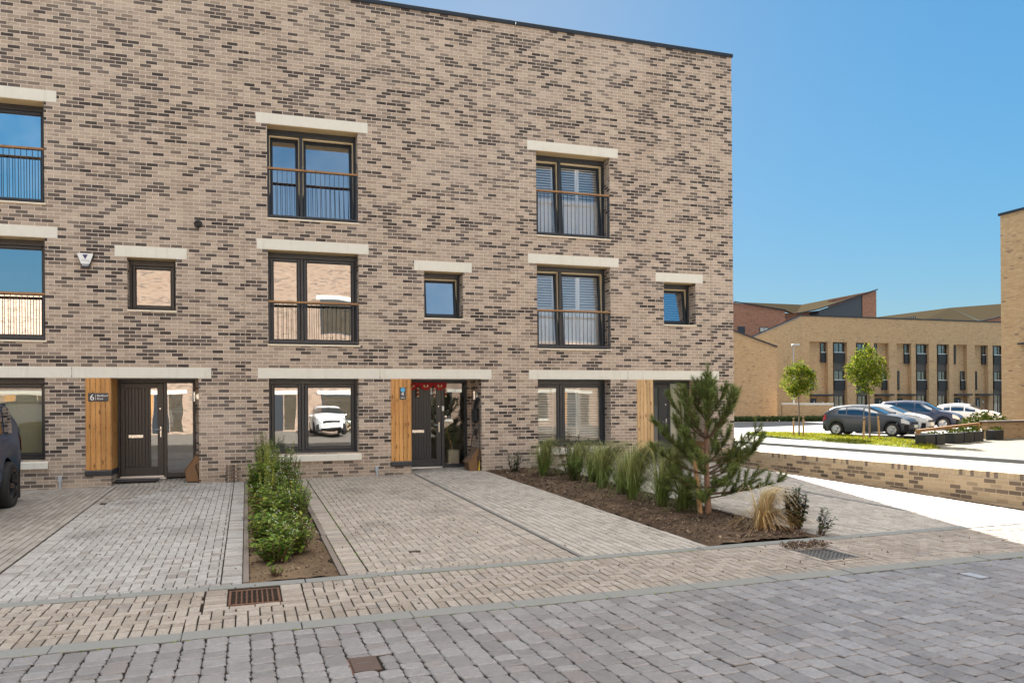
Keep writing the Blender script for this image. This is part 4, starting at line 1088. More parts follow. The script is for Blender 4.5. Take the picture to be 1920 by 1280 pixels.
# ------------------------------------------------------------------ far terrace in tan brick
T0 = 65.3
t = thing('brick_terrace', 'long tan brick terrace with tall recessed bays beyond the car park', 'building', (0, 0, 0))
rec = [(52.64, 54.82), (55.42, 57.16), (58.27, 59.95), (60.52, 62.38), (63.42, 65.29), (65.88, 67.61), (68.67, 70.33), (70.95, 72.8), (73.88, 75.74), (76.38, 78.09), (79.1, 80.8), (81.4, 83.2), (84.3, 86.2), (86.8, 88.5)]
wide = {1, 2, 5, 6, 9, 10, 13}
m = MB(); RD = .42; FK = 1+(RD-.06)/T0
wall_grid(m, 51.86, 90, FZ-.1, 10.1, [(a, b, FZ-.1, 7.62, RD) for a, b in rec], T0, RD)
m.quad((51.86, T0, FZ-.1), (51.86, T0, 10.1), (51.86, T0+16, 7.3), (51.86, T0+16, FZ-.1))
for a, b in rec: m.quad((a, T0+RD, FZ-.1), (b, T0+RD, FZ-.1), (b, T0+RD, 7.7), (a, T0+RD, 7.7)); m.quad((a, T0, 7.62), (b, T0, 7.62), (b, T0+RD, 7.62), (a, T0+RD, 7.62))
m.build('wall', M_brick_tan, t)
m = MB(); m.box(51.8, 90, T0-.05, T0+.3, 10.1, 10.22); m.prism([(0, 10.1), (0, 10.22), (16, 7.42), (16, 7.3)], 51.78, 51.95, M=Matrix(((0, 1, 0, 0), (1, 0, 0, T0+.32), (0, 0, 1, 0), (0, 0, 0, 1)))); m.build('roof_coping', M_coping, t)
m = MB(); m.quad((51.9, T0+.2, 10.05), (90, T0+.2, 10.05), (90, T0+16, 7.3), (51.9, T0+16, 7.3)); m.build('roof', M_roof, t)
M_spandrel = plain('bronze_spandrel', (.07, .06, .055), .4)
M_curtain = plain('net_curtain', (.5, .49, .45), .9)
def far_window(x0, x1, z0, z1, curtain, rail):
    y = T0+RD-.06; x0 *= FK; x1 *= FK
    m = MB(); m.frame(x0, x1, z0, z1, y-.05, y+.02, .06, .06, .07, .07, c=.003)
    if x1-x0 > 1: m.box((x0+x1)/2-.035, (x0+x1)/2+.035, y-.04, y+.01, z0+.07, z1-.07)
    w = m.build('window', M_frame, t)
    m = MB(); m.quad((x0+.05, y, z0+.05), (x1-.05, y, z0+.05), (x1-.05, y, z1-.05), (x0+.05, y, z1-.05)); m.build('pane', M_glass, w)
    m = MB(); m.quad((x0+.03, y+.05, z0), (x1-.03, y+.05, z0), (x1-.03, y+.05, z1), (x0+.03, y+.05, z1), 0)
    for c in curtain: m.quad((x0+(x1-x0)*c[0], y+.04, z0+.05), (x0+(x1-x0)*c[1], y+.04, z0+.05), (x0+(x1-x0)*c[1], y+.04, z1-.05), (x0+(x1-x0)*c[0], y+.04, z1-.05), 1)
    m.build('curtain', [M_black, M_curtain], w)
    if rail:
        m = MB(); m.box(x0-.03, x1+.03, y-.16, y-.12, (z0+z1)/2, (z0+z1)/2+.06, 1)
        m.box(x0-.02, x1+.02, y-.15, y-.13, z0, (z0+z1)/2, 0); m.build('balcony_rail', [M_black, M_alu], w)
for i, (a, b) in enumerate(rec):
    if i in wide:
        x0 = a+.06; x1 = b-.42 if i % 2 else b-.40
        far_window(x0, x1, 5.6, 7.58, [(.3, .5), (.62, .8)] if i % 3 else [(.25, .75)], True); far_window(x0, x1, 2.85, 4.82, [(.28, .42), (.55, .75)] if i % 3 != 1 else [(.3, .7)], True)
        far_window(x0, x1, FZ+.02, 2.3, [(.35, .8)], False)
        m = MB(); y = T0+RD-.10
        x0 *= FK; x1 *= FK; m.box(x0, x1, y, y+.05, 4.83, 5.59); m.build('spandrel', M_spandrel, t); m = MB(); m.box(x0, x1, y, y+.05, 2.31, 2.84); m.build('spandrel', M_spandrel, t)
    else:
        left = i % 4 in (0,)
        q = {0: (53.92, 54.57), 3: (60.54, 60.84), 4: (64.32, 64.94), 7: (70.97, 71.21), 8: (74.79, 75.36), 11: (81.5, 81.8), 12: (85.3, 85.9)}[i]
        far_window(q[0], q[1], 5.58, 7.56, [(.5, .75)] if q[1]-q[0] > .4 else [], q[1]-q[0] > .4)
        q = {0: (52.72, 53.1), 3: (61.43, 62.06), 4: (63.44, 63.7), 7: (71.83, 72.43), 8: (73.9, 74.12), 11: (82.2, 82.8), 12: (84.4, 84.7)}[i]
        far_window(q[0], q[1], 2.84, 4.83, [(.4, .7)] if q[1]-q[0] > .5 else [], q[1]-q[0] > .5)
        m = MB(); m.box(a-.02, b+.28, T0-.45, T0+RD, 2.24, 2.42); m.build('canopy', M_coping, t)
        m = MB(); dx = a+.12 if i in (0, 4, 8, 12) else a+.35
        m.bbox(dx, dx+.95, T0+RD-.06, T0+RD-.01, FZ, 2.0, .01); dr = m.build('door', M_frame, t)
        m = MB(); m.box(dx+.6, dx+.72, T0+RD-.075, T0+RD-.055, .5, 1.8); m.build('pane', M_curtain, dr)
        m = MB(); m.lathe([(.0, .06), (.1, .05), (.14, 0)], 14, Matrix.Translation((b-.3, T0+RD-.01, 1.55)) @ Matrix.Rotation(R(90), 4, 'X')); m.build('wall_lamp', M_white, t)

# gable and low wall left of the terrace, hedge at their foot
t = thing('brick_outbuilding', 'plain tan brick gable with a sloping dark edged top, left of the far terrace', 'building', (0, 0, 0))
gx0, gy0, gx1, gy1 = 36.0, 63.9, 45.4, 60.77
def wallquad(m, p, q, z0p, z1p, z0q, z1q): m.quad((p[0], p[1], z0p), (q[0], q[1], z0q), (q[0], q[1], z1q), (p[0], p[1], z1p))
m = MB(); wallquad(m, (gx0, gy0), (gx1, gy1), FZ-.1, 10.45, FZ-.1, 6.65); wallquad(m, (gx1, gy1), (gx1+2.2, gy1+6.6), FZ-.1, 6.65, FZ-.1, 6.65); wallquad(m, (gx0, gy0), (gx0+2.2, gy0+6.6), FZ-.1, 10.45, FZ-.1, 10.45); m.build('wall', M_brick_tan, t)
m = MB(); m.quad((gx0, gy0, 10.42), (gx1, gy1, 6.62), (gx1+2.2, gy1+6.6, 6.62), (gx0+2.2, gy0+6.6, 10.42)); m.build('roof', M_roof, t)
m = MB(); a = Vector((gx0, gy0-.04, 10.45)); b = Vector((gx1+.05, gy1-.04, 6.66)); m.tube([a, b], .09, 4); m.build('roof_coping', M_coping, t)
t = thing('garden_wall', 'low tan brick wall with a pale coping at the foot of the far gable', 'wall', (0, 0, 0))
m = MB(); p0, p1 = (44.6, 58.95), (48.85, 57.53)
wallquad(m, p0, p1, FZ-.1, 1.47, FZ-.1, 1.44); wallquad(m, p1, (p1[0]+.9, p1[1]+2.7), FZ-.1, 1.44, FZ-.1, 1.44); wallquad(m, (p0[0]+.08, p0[1]+.25), (p1[0]+.08, p1[1]+.25), FZ-.1, 1.47, FZ-.1, 1.44); m.build('wall_face', M_brick_tan, t)
m = MB(); m.tube([(p0[0], p0[1]+.1, 1.5), (p1[0]+.05, p1[1]+.08, 1.47)], [.13, .13], 4); m.build('coping', M_stone, t)
M_hedge = leaf_mat('hedge_leaf', [(0, (.02, .04, .008)), (1, (.06, .09, .02))], .25)
t = thing('hedge', 'low dark clipped hedge along the foot of the far gable', 'hedge', (0, 0, 0))
m = MB()
for k in range(5200):
    s = rnd.random(); x = 36+(48.3-36)*s; y = 62.6+(57.2-62.6)*s+rnd.uniform(-.4, .5)-.4
    z = FZ+rnd.random()**.7*.62; a = rnd.random()*6.28; b = rnd.uniform(-1, 1); d = Vector((math.cos(a), math.sin(a), b)).normalized(); w_ = d.orthogonal().normalized()*.06
    c = Vector((x, y, z)); m.add([c, c+d*.09-w_, c+d*.18, c+d*.09+w_], [(0, 1, 2, 3)])
m.build('foliage', M_hedge, t)

# red brick block and the roofs behind
t = thing('red_brick_block', 'red brick block with butterfly roof and dark clad gable behind the terrace', 'building', (0, 0, 0))
Y1 = 92.0
m = MB(); m.quad((56, Y1, -.3), (70.17, Y1, -.3), (70.17, Y1, 14.2), (56, Y1, 15.8)); m.quad((70.17, Y1, -.3), (70.17, Y1+12, -.3), (70.17, Y1+12, 14.2), (70.17, Y1, 14.2))
m.quad((69.5, Y1+2, -.3), (75.83, Y1+2, -.3), (75.83, Y1+2, 14.5), (69.5, Y1+2, 14.0))
m.quad((83.28, Y1, -.3), (85.74, Y1, -.3), (85.74, Y1, 17.57), (83.28, Y1, 16.8)); m.quad((85.74, Y1, -.3), (85.74, Y1+10, -.3), (85.74, Y1+10, 17.5), (85.74, Y1, 17.57))
m.build('wall', M_brick_red, t)
m = MB(); m.quad((75.8, Y1+.1, 8), (83.3, Y1+.1, 8), (83.3, Y1+.1, 16.8), (75.8, Y1+.1, 14.45)); m.quad((75.8, Y1+.1, 8), (75.8, Y1+.1, 14.45), (75.8, Y1+2.2, 14.5), (75.8, Y1+2.2, 8)); m.build('dark_cladding', plain('slate_cladding', (.055, .060, .070), .5, scale=2), t)
M_rooftan = plain('sunlit_roof', (.052, .042, .027), .95, var=.08, scale=1, spec=.0)
m = MB(); RB = Y1+14
m.add([(62, Y1-.1, 15.15), (70.2, Y1-.1, 14.3), (73.3, Y1+1.8, 14.05), (84.0, RB, 17.23), (70.0, RB, 17.2)], [(0, 1, 2), (0, 2, 3), (0, 3, 4)])
m.add([(73.3, Y1+1.8, 14.05), (85.9, Y1-.2, 17.72), (97.2, RB, 19.8), (84.0, RB, 17.23), (75.8, Y1-.2, 14.7)], [(0, 4, 1), (0, 1, 2), (0, 2, 3)]); m.build('roof', M_rooftan, t)
m = MB(); m.tube([(62, Y1-.12, 15.2), (70.2, Y1-.12, 14.32)], .09, 4); m.tube([(73.35, Y1+1.7, 14.1), (75.85, Y1-.15, 14.68), (85.85, Y1-.15, 17.75)], .10, 4); m.build('gutter', M_coping, t)
m = MB(); m.box(62.6, 63.7, Y1-.05, Y1-.01, 9.5, 11.9); m.box(66.0, 67.4, Y1-.05, Y1-.01, 11.2, 11.9); m.build('window', M_frame, t)
m = MB(); m.box(62.7, 63.1, Y1-.08, Y1-.05, 9.6, 10.6); m.box(63.2, 63.6, Y1-.08, Y1-.05, 9.6, 10.6); m.box(66.1, 66.65, Y1-.08, Y1-.05, 11.3, 11.8); m.box(66.75, 67.3, Y1-.08, Y1-.05, 11.3, 11.8); m.build('pane', M_curtain, t)
m = MB(); m.tube([(71.2, Y1+6, 14.5), (71.2, Y1+6, 15.9)], .06, 6); m.lathe([(.05, 0), (.42, .1), (.5, .4)], 12, Matrix.Translation((71.2, Y1+5.8, 15.1))); m.build('roof_vent', M_coping, t)
t = thing('red_brick_block', 'distant red brick roof with grey slope, behind the right end of the terrace', 'building', (0, 0, 0))
m = MB(); m.quad((114, 100, 5), (135, 100, 5), (135, 100, 19), (114.2, 100, 14.7)); m.build('wall', M_brick_red, t)
m = MB(); m.quad((100, 100.2, 13.7), (114.3, 99.9, 14.7), (121, 112, 18.6), (104, 112, 16.4)); m.add([(114.3, 99.9, 14.75), (136, 99.9, 19.3), (121, 112, 18.6)], [(0, 1, 2)]); m.build('roof', M_rooftan, t)
m = MB(); m.tube([(114.2, 99.85, 14.75), (136, 99.85, 19.3)], .1, 4); m.build('gutter', M_coping, t)
t = thing('roof_vents', 'two rows of thin dark vent pipes on the roof behind the terrace', 'vents', (0, 0, 0))
for k in range(8):
    m = MB(); m.tube([(98.2+k*.38, 100, 13), (98.2+k*.38, 100, 14.9+.05*k)], .08, 5); m.build('vent_pipe', M_coping, t)
for k in range(9):
    m = MB(); m.tube([(102.8+k*.40, 100, 13), (102.8+k*.40, 100, 14.75+.04*k)], .08, 5); m.build('vent_pipe', M_coping, t)

# tan brick house at the right edge with its low wall
t = thing('brick_house', 'tall yellow brick side wall at the right edge of the view', 'house', (0, 0, 0))
m = MB(); m.quad((34.95, 6, FZ-.1), (34.95, 6, 10.6), (34.95, 29.4, 10.6), (34.95, 29.4, FZ-.1)); m.quad((34.95, 29.4, FZ-.1), (34.95, 29.4, 10.6), (46, 29.4, 10.6), (46, 29.4, FZ-.1)); m.quad((34.95, 6, 10.5), (46, 6, 10.5), (46, 29.4, 10.5), (34.95, 29.4, 10.5)); m.build('wall', M_brick_tan, t)
m = MB(); m.box(34.88, 35.2, 6, 29.47, 10.6, 10.72); m.build('roof_coping', M_coping, t)
m = MB(); m.bbox(34.75, 34.95, 26.6, 28.4, 4.25, 4.33, .01); m.build('wall_ledge', M_coping, t)
t = thing('garden_wall', 'low brick garden wall with slab coping in front of the yellow brick house', 'wall', (0, 0, 0))
m = MB(); m.box(31.6, 34.94, 27.3, 27.6, FZ-.1, .62); m.build('wall_face', M_brick_tan, t)
m = MB(); m.bbox(31.5, 34.94, 27.24, 27.66, .62, .70, .01); m.build('coping', M_edging, t)

# ------------------------------------------------------------------ vehicles
def interp(pts, x):
    if x <= pts[0][0]: return pts[0][1]
    for (a, b), (c, d) in zip(pts, pts[1:]):
        if x <= c:
            t = (x-a)/(c-a) if c > a else 0; return b+(d-b)*t
    return pts[-1][1]
def sm(pts, x, e=.09): return (interp(pts, x-e)+2*interp(pts, x)+interp(pts, x+e))/4

def paint(name, col, metal=.5):
    t = NT(name); t.base(col); t.rough(.5); t.p.inputs['Metallic'].default_value = 0; t.p.inputs['Specular IOR Level'].default_value = .35
    t.p.inputs['Coat Weight'].default_value = .3; t.p.inputs['Coat Roughness'].default_value = .04
    return t.mat
M_lens = plain('headlamp_lens', (.62, .64, .66), .12, var=.3, scale=8)
M_tail = plain('tail_lens', (.45, .01, .012), .2)
M_plate_w = plain('number_plate', (.72, .70, .55), .4)
M_rim = plain('silver_rim', (.5, .51, .52), .3, metal=.8)
M_rim_dark = plain('dark_rim', (.03, .032, .036), .3, metal=.5)
M_arch = plain('arch_liner', (.008, .008, .009), .9)

CARS = {
 'hatch': dict(L=4.05, top=[(0, .62), (.03, 1.0), (.36, 1.29), (.52, 1.38), (.9, 1.44), (1.4, 1.475), (1.9, 1.45), (2.25, 1.36), (3.0, 1.02), (3.45, .95), (3.85, .80), (4.02, .62), (4.05, .5)],
   belt=[(0, .75), (.1, 1.02), (.7, 1.03), (1.4, .97), (3.0, .90), (4.05, .8)], wid=[(0, .60), (.1, .74), (.4, .83), (1, .865), (3.2, .865), (3.7, .78), (3.95, .62), (4.05, .45)], bot=.20, wx=(.72, 3.25), wr=.31, ws=.24,
   side=[(.80, 1.16), (1.22, 1.95), (2.02, 2.60)], wind=(2.22, 2.93), rear=(.08, .34)),
 'mpv': dict(L=4.5, top=[(0, .62), (.03, 1.0), (.18, 1.5), (.35, 1.62), (1.5, 1.68), (2.3, 1.63), (2.6, 1.52), (3.4, 1.08), (3.9, .98), (4.3, .82), (4.48, .62), (4.5, .5)],
   belt=[(0, .8), (.1, 1.0), (1.2, 1.0), (3.4, .97), (4.5, .85)], wid=[(0, .68), (.1, .82), (.4, .88), (1, .90), (3.6, .90), (4.1, .82), (4.4, .66), (4.5, .5)], bot=.22, wx=(.85, 3.6), wr=.33, ws=.24,
   side=[(.45, 1.05), (1.13, 2.05), (2.13, 3.0)], wind=(2.6, 3.3), rear=(.05, .18)),
 'suv': dict(L=4.7, tumble=.10, top=[(0, .75), (.04, 1.22), (.10, 1.29), (.40, 1.55), (.85, 1.80), (1.3, 1.86), (2.7, 1.84), (3.0, 1.70), (3.45, 1.24), (4.2, 1.15), (4.55, 1.0), (4.68, .8), (4.7, .6)],
   belt=[(0, .9), (.08, 1.22), (1.2, 1.23), (3.4, 1.16), (4.7, 1.0)], wid=[(0, .78), (.10, .90), (.4, .95), (1, .965), (4.0, .965), (4.4, .90), (4.7, .7)], bot=.34, wx=(1.0, 3.75), wr=.40, ws=.27,
   side=[(.75, 1.25), (1.33, 2.2), (2.28, 3.1)], wind=(3.0, 3.4), rear=(.10, .80)),
}
def make_car(name, kind, label, col, loc, rz, dark_rim=False, group='parked cars', flap=False, cat='car', metal=.5):
    P = CARS[kind]; L = P['L']
    t = thing(name, label, cat, loc, rz, group)
    pm = paint(name + '_paint', col, metal)
    xs = sorted({round(L*i/56, 3) for i in range(57)} | {round(w+d, 3) for w in P['wx'] for d in (-.40, -.36, -.3, -.2, -.1, 0, .1, .2, .3, .36, .40)} | {.01, .03, .06, L-.01, L-.03, L-.06})
    def section(x):
        zt = sm(P['top'], x); zb_ = min(sm(P['belt'], x), zt-.02); w = sm(P['wid'], x)
        gh = max(0, min(1, (zt-zb_-.05)/.35))
        bot = P['bot'] + (.10 if x < .15 or x > L-.15 else 0)
        ar = P['wr']+.06
        for wx in P['wx']:
            if abs(x-wx) < ar: bot = max(bot, P['wr']+math.sqrt(max(0, ar*ar-(x-wx)**2)))
        bot = min(bot, zb_-.06)
        wr = w*(1-P.get('tumble', .24)*gh)
        zm = bot+(zb_-bot)*.55
        return [(w*.93, bot), (w*.985, bot+(zb_-bot)*.22), (w, zm), (w*.975, zb_-.03), (w*.955-.01*gh, zb_), (w*.955+(wr-w*.955)*.5, zb_+(zt-zb_)*.5), (wr, zt-.07*gh-.012), (wr*.86, zt-.01), (wr*.45, zt+.012), (0, zt+.018)]
    S = [section(x) for x in xs]; n = len(S[0])
    m = MB(); vs = []
    for x, s in zip(xs, S):
        vs += [(x, y, z) for y, z in s] + [(x, -y, z) for y, z in s[-2::-1]]
    k = 2*n-1; fs = []
    for i in range(len(xs)-1):
        for j in range(k-1): fs.append((i*k+j, i*k+j+1, (i+1)*k+j+1, (i+1)*k+j))
    fs.append(tuple(range(k))[::-1]); fs.append(tuple((len(xs)-1)*k+j for j in range(k)))
    m.add(vs, fs)
    b = m.build('body', pm, t, smooth=True)
    # underbody and arch liners
    m = MB(); m.box(.12, L-.12, -.74, .74, P['bot']+.02, P['bot']+.34); m.build('underbody', M_arch, t)
    def patch(nm, x0, x1, u0, u1, mat, off=.008, both=True, nx=8):
        """panel following the body between two stations and two profile positions"""
        for sgn in ((1, -1) if both else (1,)):
            m = MB(); vs = []; nu = 5
            for i in range(nx+1):
                x = x0+(x1-x0)*i/nx; s = section(x)
                for q in range(nu+1):
                    u = u0+(u1-u0)*q/nu; a = int(u); f = u-a
                    if a >= n-1: a, f = n-2, 1.0
                    y = s[a][0]+(s[a+1][0]-s[a][0])*f; z = s[a][1]+(s[a+1][1]-s[a][1])*f
                    vs.append((x, sgn*(y+off), z+off*.4))
            fs = [(i*(nu+1)+q, i*(nu+1)+q+1, (i+1)*(nu+1)+q+1, (i+1)*(nu+1)+q) for i in range(nx) for q in range(nu)]
            m.add(vs, fs if sgn > 0 else [f_[::-1] for f_ in fs]); m.build(nm, mat, t, smooth=True)
    for a, c in P['side']: patch('side_window', a, c, 4.15, 5.85, M_car_glass)
    def across(nm, x0, x1, mat, yf=.86, off=.012, nx=8, dx=0):
        m = MB(); vs = []; ny = 8
        for i in range(nx+1):
            x = x0+(x1-x0)*i/nx; s = section(x); w = s[6][0]*yf
            for q in range(ny+1):
                y = -w+2*w*q/ny
                z = s[7][1]+(s[9][1]-s[7][1])*(1-abs(2*q/ny-1))
                vs.append((x+dx, y, z+off))
        m.add(vs, [(i*(ny+1)+q, (i+1)*(ny+1)+q, (i+1)*(ny+1)+q+1, i*(ny+1)+q+1) for i in range(nx) for q in range(ny)]); m.build(nm, mat, t, smooth=True)
    across('windscreen', P['wind'][0], P['wind'][1], M_car_glass, .97, .014, dx=.006); across('rear_window', P['rear'][0], P['rear'][1], M_car_glass, .94, .012, dx=-.008)
    patch('headlight', L-.42, L-.10, 2.3, 3.6, M_lens, .012); patch('tail_light', .02, .22, 2.3, 3.9, M_tail, .014)
    patch('door_handle', 1.25, 1.42, 2.75, 2.95, pm, .03, nx=2)
    for sgn in (1, -1):
        m = MB(); mx = P['wind'][1]-.28; s = section(mx)
        m.lathe([(.0, -.1), (.055, -.09), (.075, 0), (.055, .09), (0, .1)], 10, Matrix.Translation((mx, sgn*(s[4][0]+.09), s[4][1]+.06)) @ Matrix.Rotation(R(90), 4, 'X') @ Matrix.Scale(.8, 4)); m.box(mx-.02, mx+.02, min(sgn*s[4][0], sgn*(s[4][0]+.06)), max(sgn*s[4][0], sgn*(s[4][0]+.06)), s[4][1]+.02, s[4][1]+.05)
        m.build('wing_mirror', pm, t, smooth=True)
    m = MB(); m.bbox(L-.03, L+.02, -.26, .26, .42, .53, .005); m.build('number_plate', M_plate_w, t)
    m = MB(); m.bbox(L-.10, L-.004, -.42, .42, .56, .68, .02); m.bbox(L-.08, L+.004, -.5, .5, .28, .38, .02); m.build('grille', M_arch, t)
    wheel = None
    for wx in P['wx']:
        for sgn in (1, -1):
            y = sgn*(sm(P['wid'], wx)-.11)
            if wheel is None:
                Mw = Matrix.Rotation(R(-90), 4, 'X'); r = P['wr']; w_ = P['ws']/2
                m = MB(); m.lathe([(r*.62, -w_), (r*.9, -w_), (r*.985, -w_*.75), (r, -w_*.3), (r, w_*.3), (r*.985, w_*.75), (r*.9, w_), (r*.62, w_*.96), (r*.60, w_*.5)], 36, Mw)
                wheel = m.build('wheel', M_rubber, t, smooth=True)
                m = MB(); m.lathe([(r*.655, w_*.5), (r*.655, w_*.99), (r*.60, w_*1.0), (r*.585, w_*.6)], 36, Mw)
                m.lathe([(r*.2, w_*.5), (r*.2, w_*.98), (r*.1, w_*1.03)], 14, Mw)
                for q in range(5):
                    for off in (-.13, .13):
                        a0 = 2*math.pi*q/5+off*1.2; a1 = 2*math.pi*q/5+off
                        p0 = Vector((math.cos(a0)*r*.14, math.sin(a0)*r*.14, w_*.92)); p1 = Vector((math.cos(a1)*r*.61, math.sin(a1)*r*.61, w_*.9))
                        m.tube([Mw @ p0, Mw @ p1], [r*.085, r*.07], 6)
                rim = m.build('rim', M_rim_dark if dark_rim else M_rim, wheel)
                m = MB(); m.lathe([(r*.6, w_*.2), (.01, w_*.22)], 20, Mw); m.build('brake_well', M_arch, wheel)
                wheel.location = (wx, y, P['wr'])
            else:
                c = copy_tree(wheel, t); c.location = (wx, y, P['wr'])
                if sgn < 0: c.rotation_euler = (0, 0, math.pi)
    if flap:
        for sgn in (1, -1):
            m = MB(); y = sgn*(sm(P['wid'], .4)-.13); m.bbox(P['wx'][0]-P['wr']-.16, P['wx'][0]-P['wr']-.13, y-.14, y+.14, .13, .80, .01); m.build('mud_flap', M_rubber, t)
    return t
CZ = -.018
def car_at(px, py, ang, L, mid):
    a = R(ang); return (px-math.cos(a)*mid, py-math.sin(a)*mid, CZ), a
loc, a = car_at(28.35, 30.95, -60, 4.05, 1.98); make_car('hatchback_car', 'hatch', 'dark grey hatchback with silver spoked wheels parked behind the taller young tree', (.050, .058, .075), loc, a)
loc, a = car_at(31.75, 33.3, -60, 4.05, 1.98); make_car('hatchback_car', 'hatch', 'pale silver hatchback parked between the dark hatchback and the blue people carrier', (.55, .55, .54), loc, a, metal=.3)
loc, a = car_at(37.9, 37.3, -58, 4.5, 2.2); make_car('people_carrier', 'mpv', 'dark blue people carrier with roof rails parked beyond the silver hatchback', (.028, .042, .090), loc, a)
loc, a = car_at(44.0, 39.5, -58, 4.05, 2.0); make_car('hatchback_car', 'hatch', 'white car only partly seen beside the yellow brick wall', (.68, .68, .68), loc, a, metal=0)
zc = gz(-4.7, 14)
make_car('off_road_car', 'suv', 'dark blue four by four with black wheels at the left edge of the view', (.012, .042, .088), (-4.72, 16.42, zc), R(-90), True, 'parked cars', True)
make_car('hatchback_car', 'hatch', 'white car across the road, seen mirrored in the middle ground floor window', (.72, .72, .72), (4.1, -8.9, zr(4, -8)), R(90), True, 'parked cars', metal=0)

# ------------------------------------------------------------------ timber rail and planters at the end of the verge
t = thing('timber_barrier', 'low brown timber rail on short posts behind the planters', 'barrier', (0, 0, 0))
m = MB(); m.tube([(26.5, 26.25, .36), (31.6, 27.75, .56)], [.085, .085], 4); m.build('rail', M_rail, t)
for x, y in ((26.6, 26.28), (29.2, 27.04), (31.5, 27.72)):
    m = MB(); m.bbox(x-.07, x+.07, y-.06, y+.06, FZ, .30+(x-26.6)*.038, .01); m.build('post', M_rail, t)
M_planter = plain('black_planter', (.024, .026, .028), .5, var=.2)
M_pleaf = leaf_mat('planter_leaf', [(0, (.015, .032, .006)), (.5, (.035, .055, .008)), (1, (.11, .115, .016))], .35, .8, 0.0)
PL = [(25.0, 24.35, .85, 0, 'black trough planter nearest the grass, without plants'), (25.85, 24.65, .75, .1, 'black trough planter second from the grass end'), (27.2, 25.05, .9, .12, 'black trough planter third from the grass end, with pale leaves'), (28.25, 25.5, .9, .2, 'black trough planter in the middle of the row, with pale leaves'), (29.35, 26.0, .95, .18, 'black trough planter fourth along the low rail, with bright leaves'), (31.2, 26.6, .9, .12, 'black trough planter by the low brick garden wall')]
for i, (x, y, w_, lh, lab) in enumerate(PL):
    t = thing('planter', lab, 'planter', (x, y, FZ+.085), R(20), 'black planters on the paving')
    m = MB(); m.prism([(-w_/2, .42), (w_/2, .42), (w_*.44, 0), (-w_*.44, 0)], -.2, .2); m.build('trough', M_planter, t)
    if lh:
        m = MB()
        for k in range(int(420*lh)):
            c = Vector((rnd.uniform(-.45, .45)*w_, rnd.uniform(-.2, .2), .40+rnd.random()*lh)); d = Vector((rnd.gauss(0, 1), rnd.gauss(0, 1), rnd.gauss(.2, .8))).normalized(); q = d.orthogonal().normalized()*.04
            m.add([c, c+d*.07-q, c+d*.14, c+d*.07+q], [(0, 1, 2, 3)])
        m.build('foliage', M_pleaf, t)
t = thing('shrub', 'bright yellow green shrub on the low garden wall at the right', 'shrub', (33.0, 28.6, FZ+.08))
m = MB()
for k in range(900):
    a = rnd.random()*6.28; r_ = rnd.random()**.5*1.1; c = Vector((math.cos(a)*r_*1.3, math.sin(a)*r_*.5, .5+rnd.random()*.75*(1.1-r_*.6))); d = Vector((rnd.gauss(0, 1), rnd.gauss(0, 1), rnd.gauss(.3, .7))).normalized(); q = d.orthogonal().normalized()*.05
    m.add([c, c+d*.08-q, c+d*.16, c+d*.08+q], [(0, 1, 2, 3)])
m.build('foliage', M_pleaf, t)
m = MB(); m.tube([(0, 0, 0), (0, 0, .8)], .04, 6); m.build('stem', M_bark, t)

# ------------------------------------------------------------------ pine
M_needle = leaf_mat('pine_needle', [(0, (.06, .092, .032)), (.5, (.12, .165, .045)), (1, (.23, .27, .07))], .35, .5)
M_pbark = plain('pine_bark', (.23, .135, .085), .9, var=.35, scale=40)
M_twig = plain('pine_twig', (.10, .065, .045), .9, var=.3, scale=40)
t = thing('pine_tree', 'young bushy pine with bare lower trunk in the bark bed', 'tree', (6.52, 10.4, gz(6.5, 10.4)))
rg = random.Random(12)
m = MB(); m.tube([(.02, 0, -.03), (.02, 0, .02), (.01, 0, .3), (-.01, 0, .75), (.0, 0, 1.23), (.01, 0, 1.6), (.02, 0, 2.02)], [.062, .05, .044, .038, .032, .02, .009], 10); m.build('trunk', M_pbark, t)
BR, ND = MB(), MB()
def needles(p, d, L, n, ln):
    """bottle brush of needles along one shoot"""
    o = d.orthogonal().normalized(); b = d.cross(o)
    for k in range(n):
        f = rg.random(); a = rg.random()*6.28
        q = (o*math.cos(a)+b*math.sin(a)); dr = (d*rg.uniform(.55, 1.1)+q*.8).normalized()
        c = p+d*L*f; l = ln*rg.uniform(.7, 1.1); w_ = dr.cross(q).normalized()*.0034
        tip = c+dr*l+Vector((0, 0, -.006))
        ND.add([c-w_, c+w_, tip], [(0, 1, 2)])
def shoot(p, d, L, r=.006):
    e = p+d*L; BR.tube([p, e], [r, .003], 5); needles(p, d, L, int(42+L*370), .10)
def branch(p0, az, L, rise, curve, subs):
    p = Vector(p0); d = Vector((math.cos(az)*math.cos(rise), math.sin(az)*math.cos(rise), math.sin(rise)))
    pts = [p.copy()]; seg = 6
    for k in range(seg):
        d = (d+Vector((0, 0, curve/seg))+Vector((rg.gauss(0, .04), rg.gauss(0, .04), 0))).normalized(); p = p+d*L/seg; pts.append(p.copy())
    BR.tube(pts, [max(.004, .02*(L/.9)*(1-k/(seg+1))) for k in range(seg+1)], 6)
    for k in range(2, seg+1):
        for s in range(subs):
            a = rg.random()*6.28; up = Vector((math.cos(a)*.7, math.sin(a)*.7, rg.uniform(.25, 1.0)))
            dd = ((pts[k]-pts[k-1]).normalized()*.9+up).normalized(); shoot(pts[k], dd, rg.uniform(.10, .24))
        needles(pts[k-1], (pts[k]-pts[k-1]).normalized(), L/seg, 18, .09)
    shoot(pts[-1], (d+Vector((0, 0, .6))).normalized(), .18)
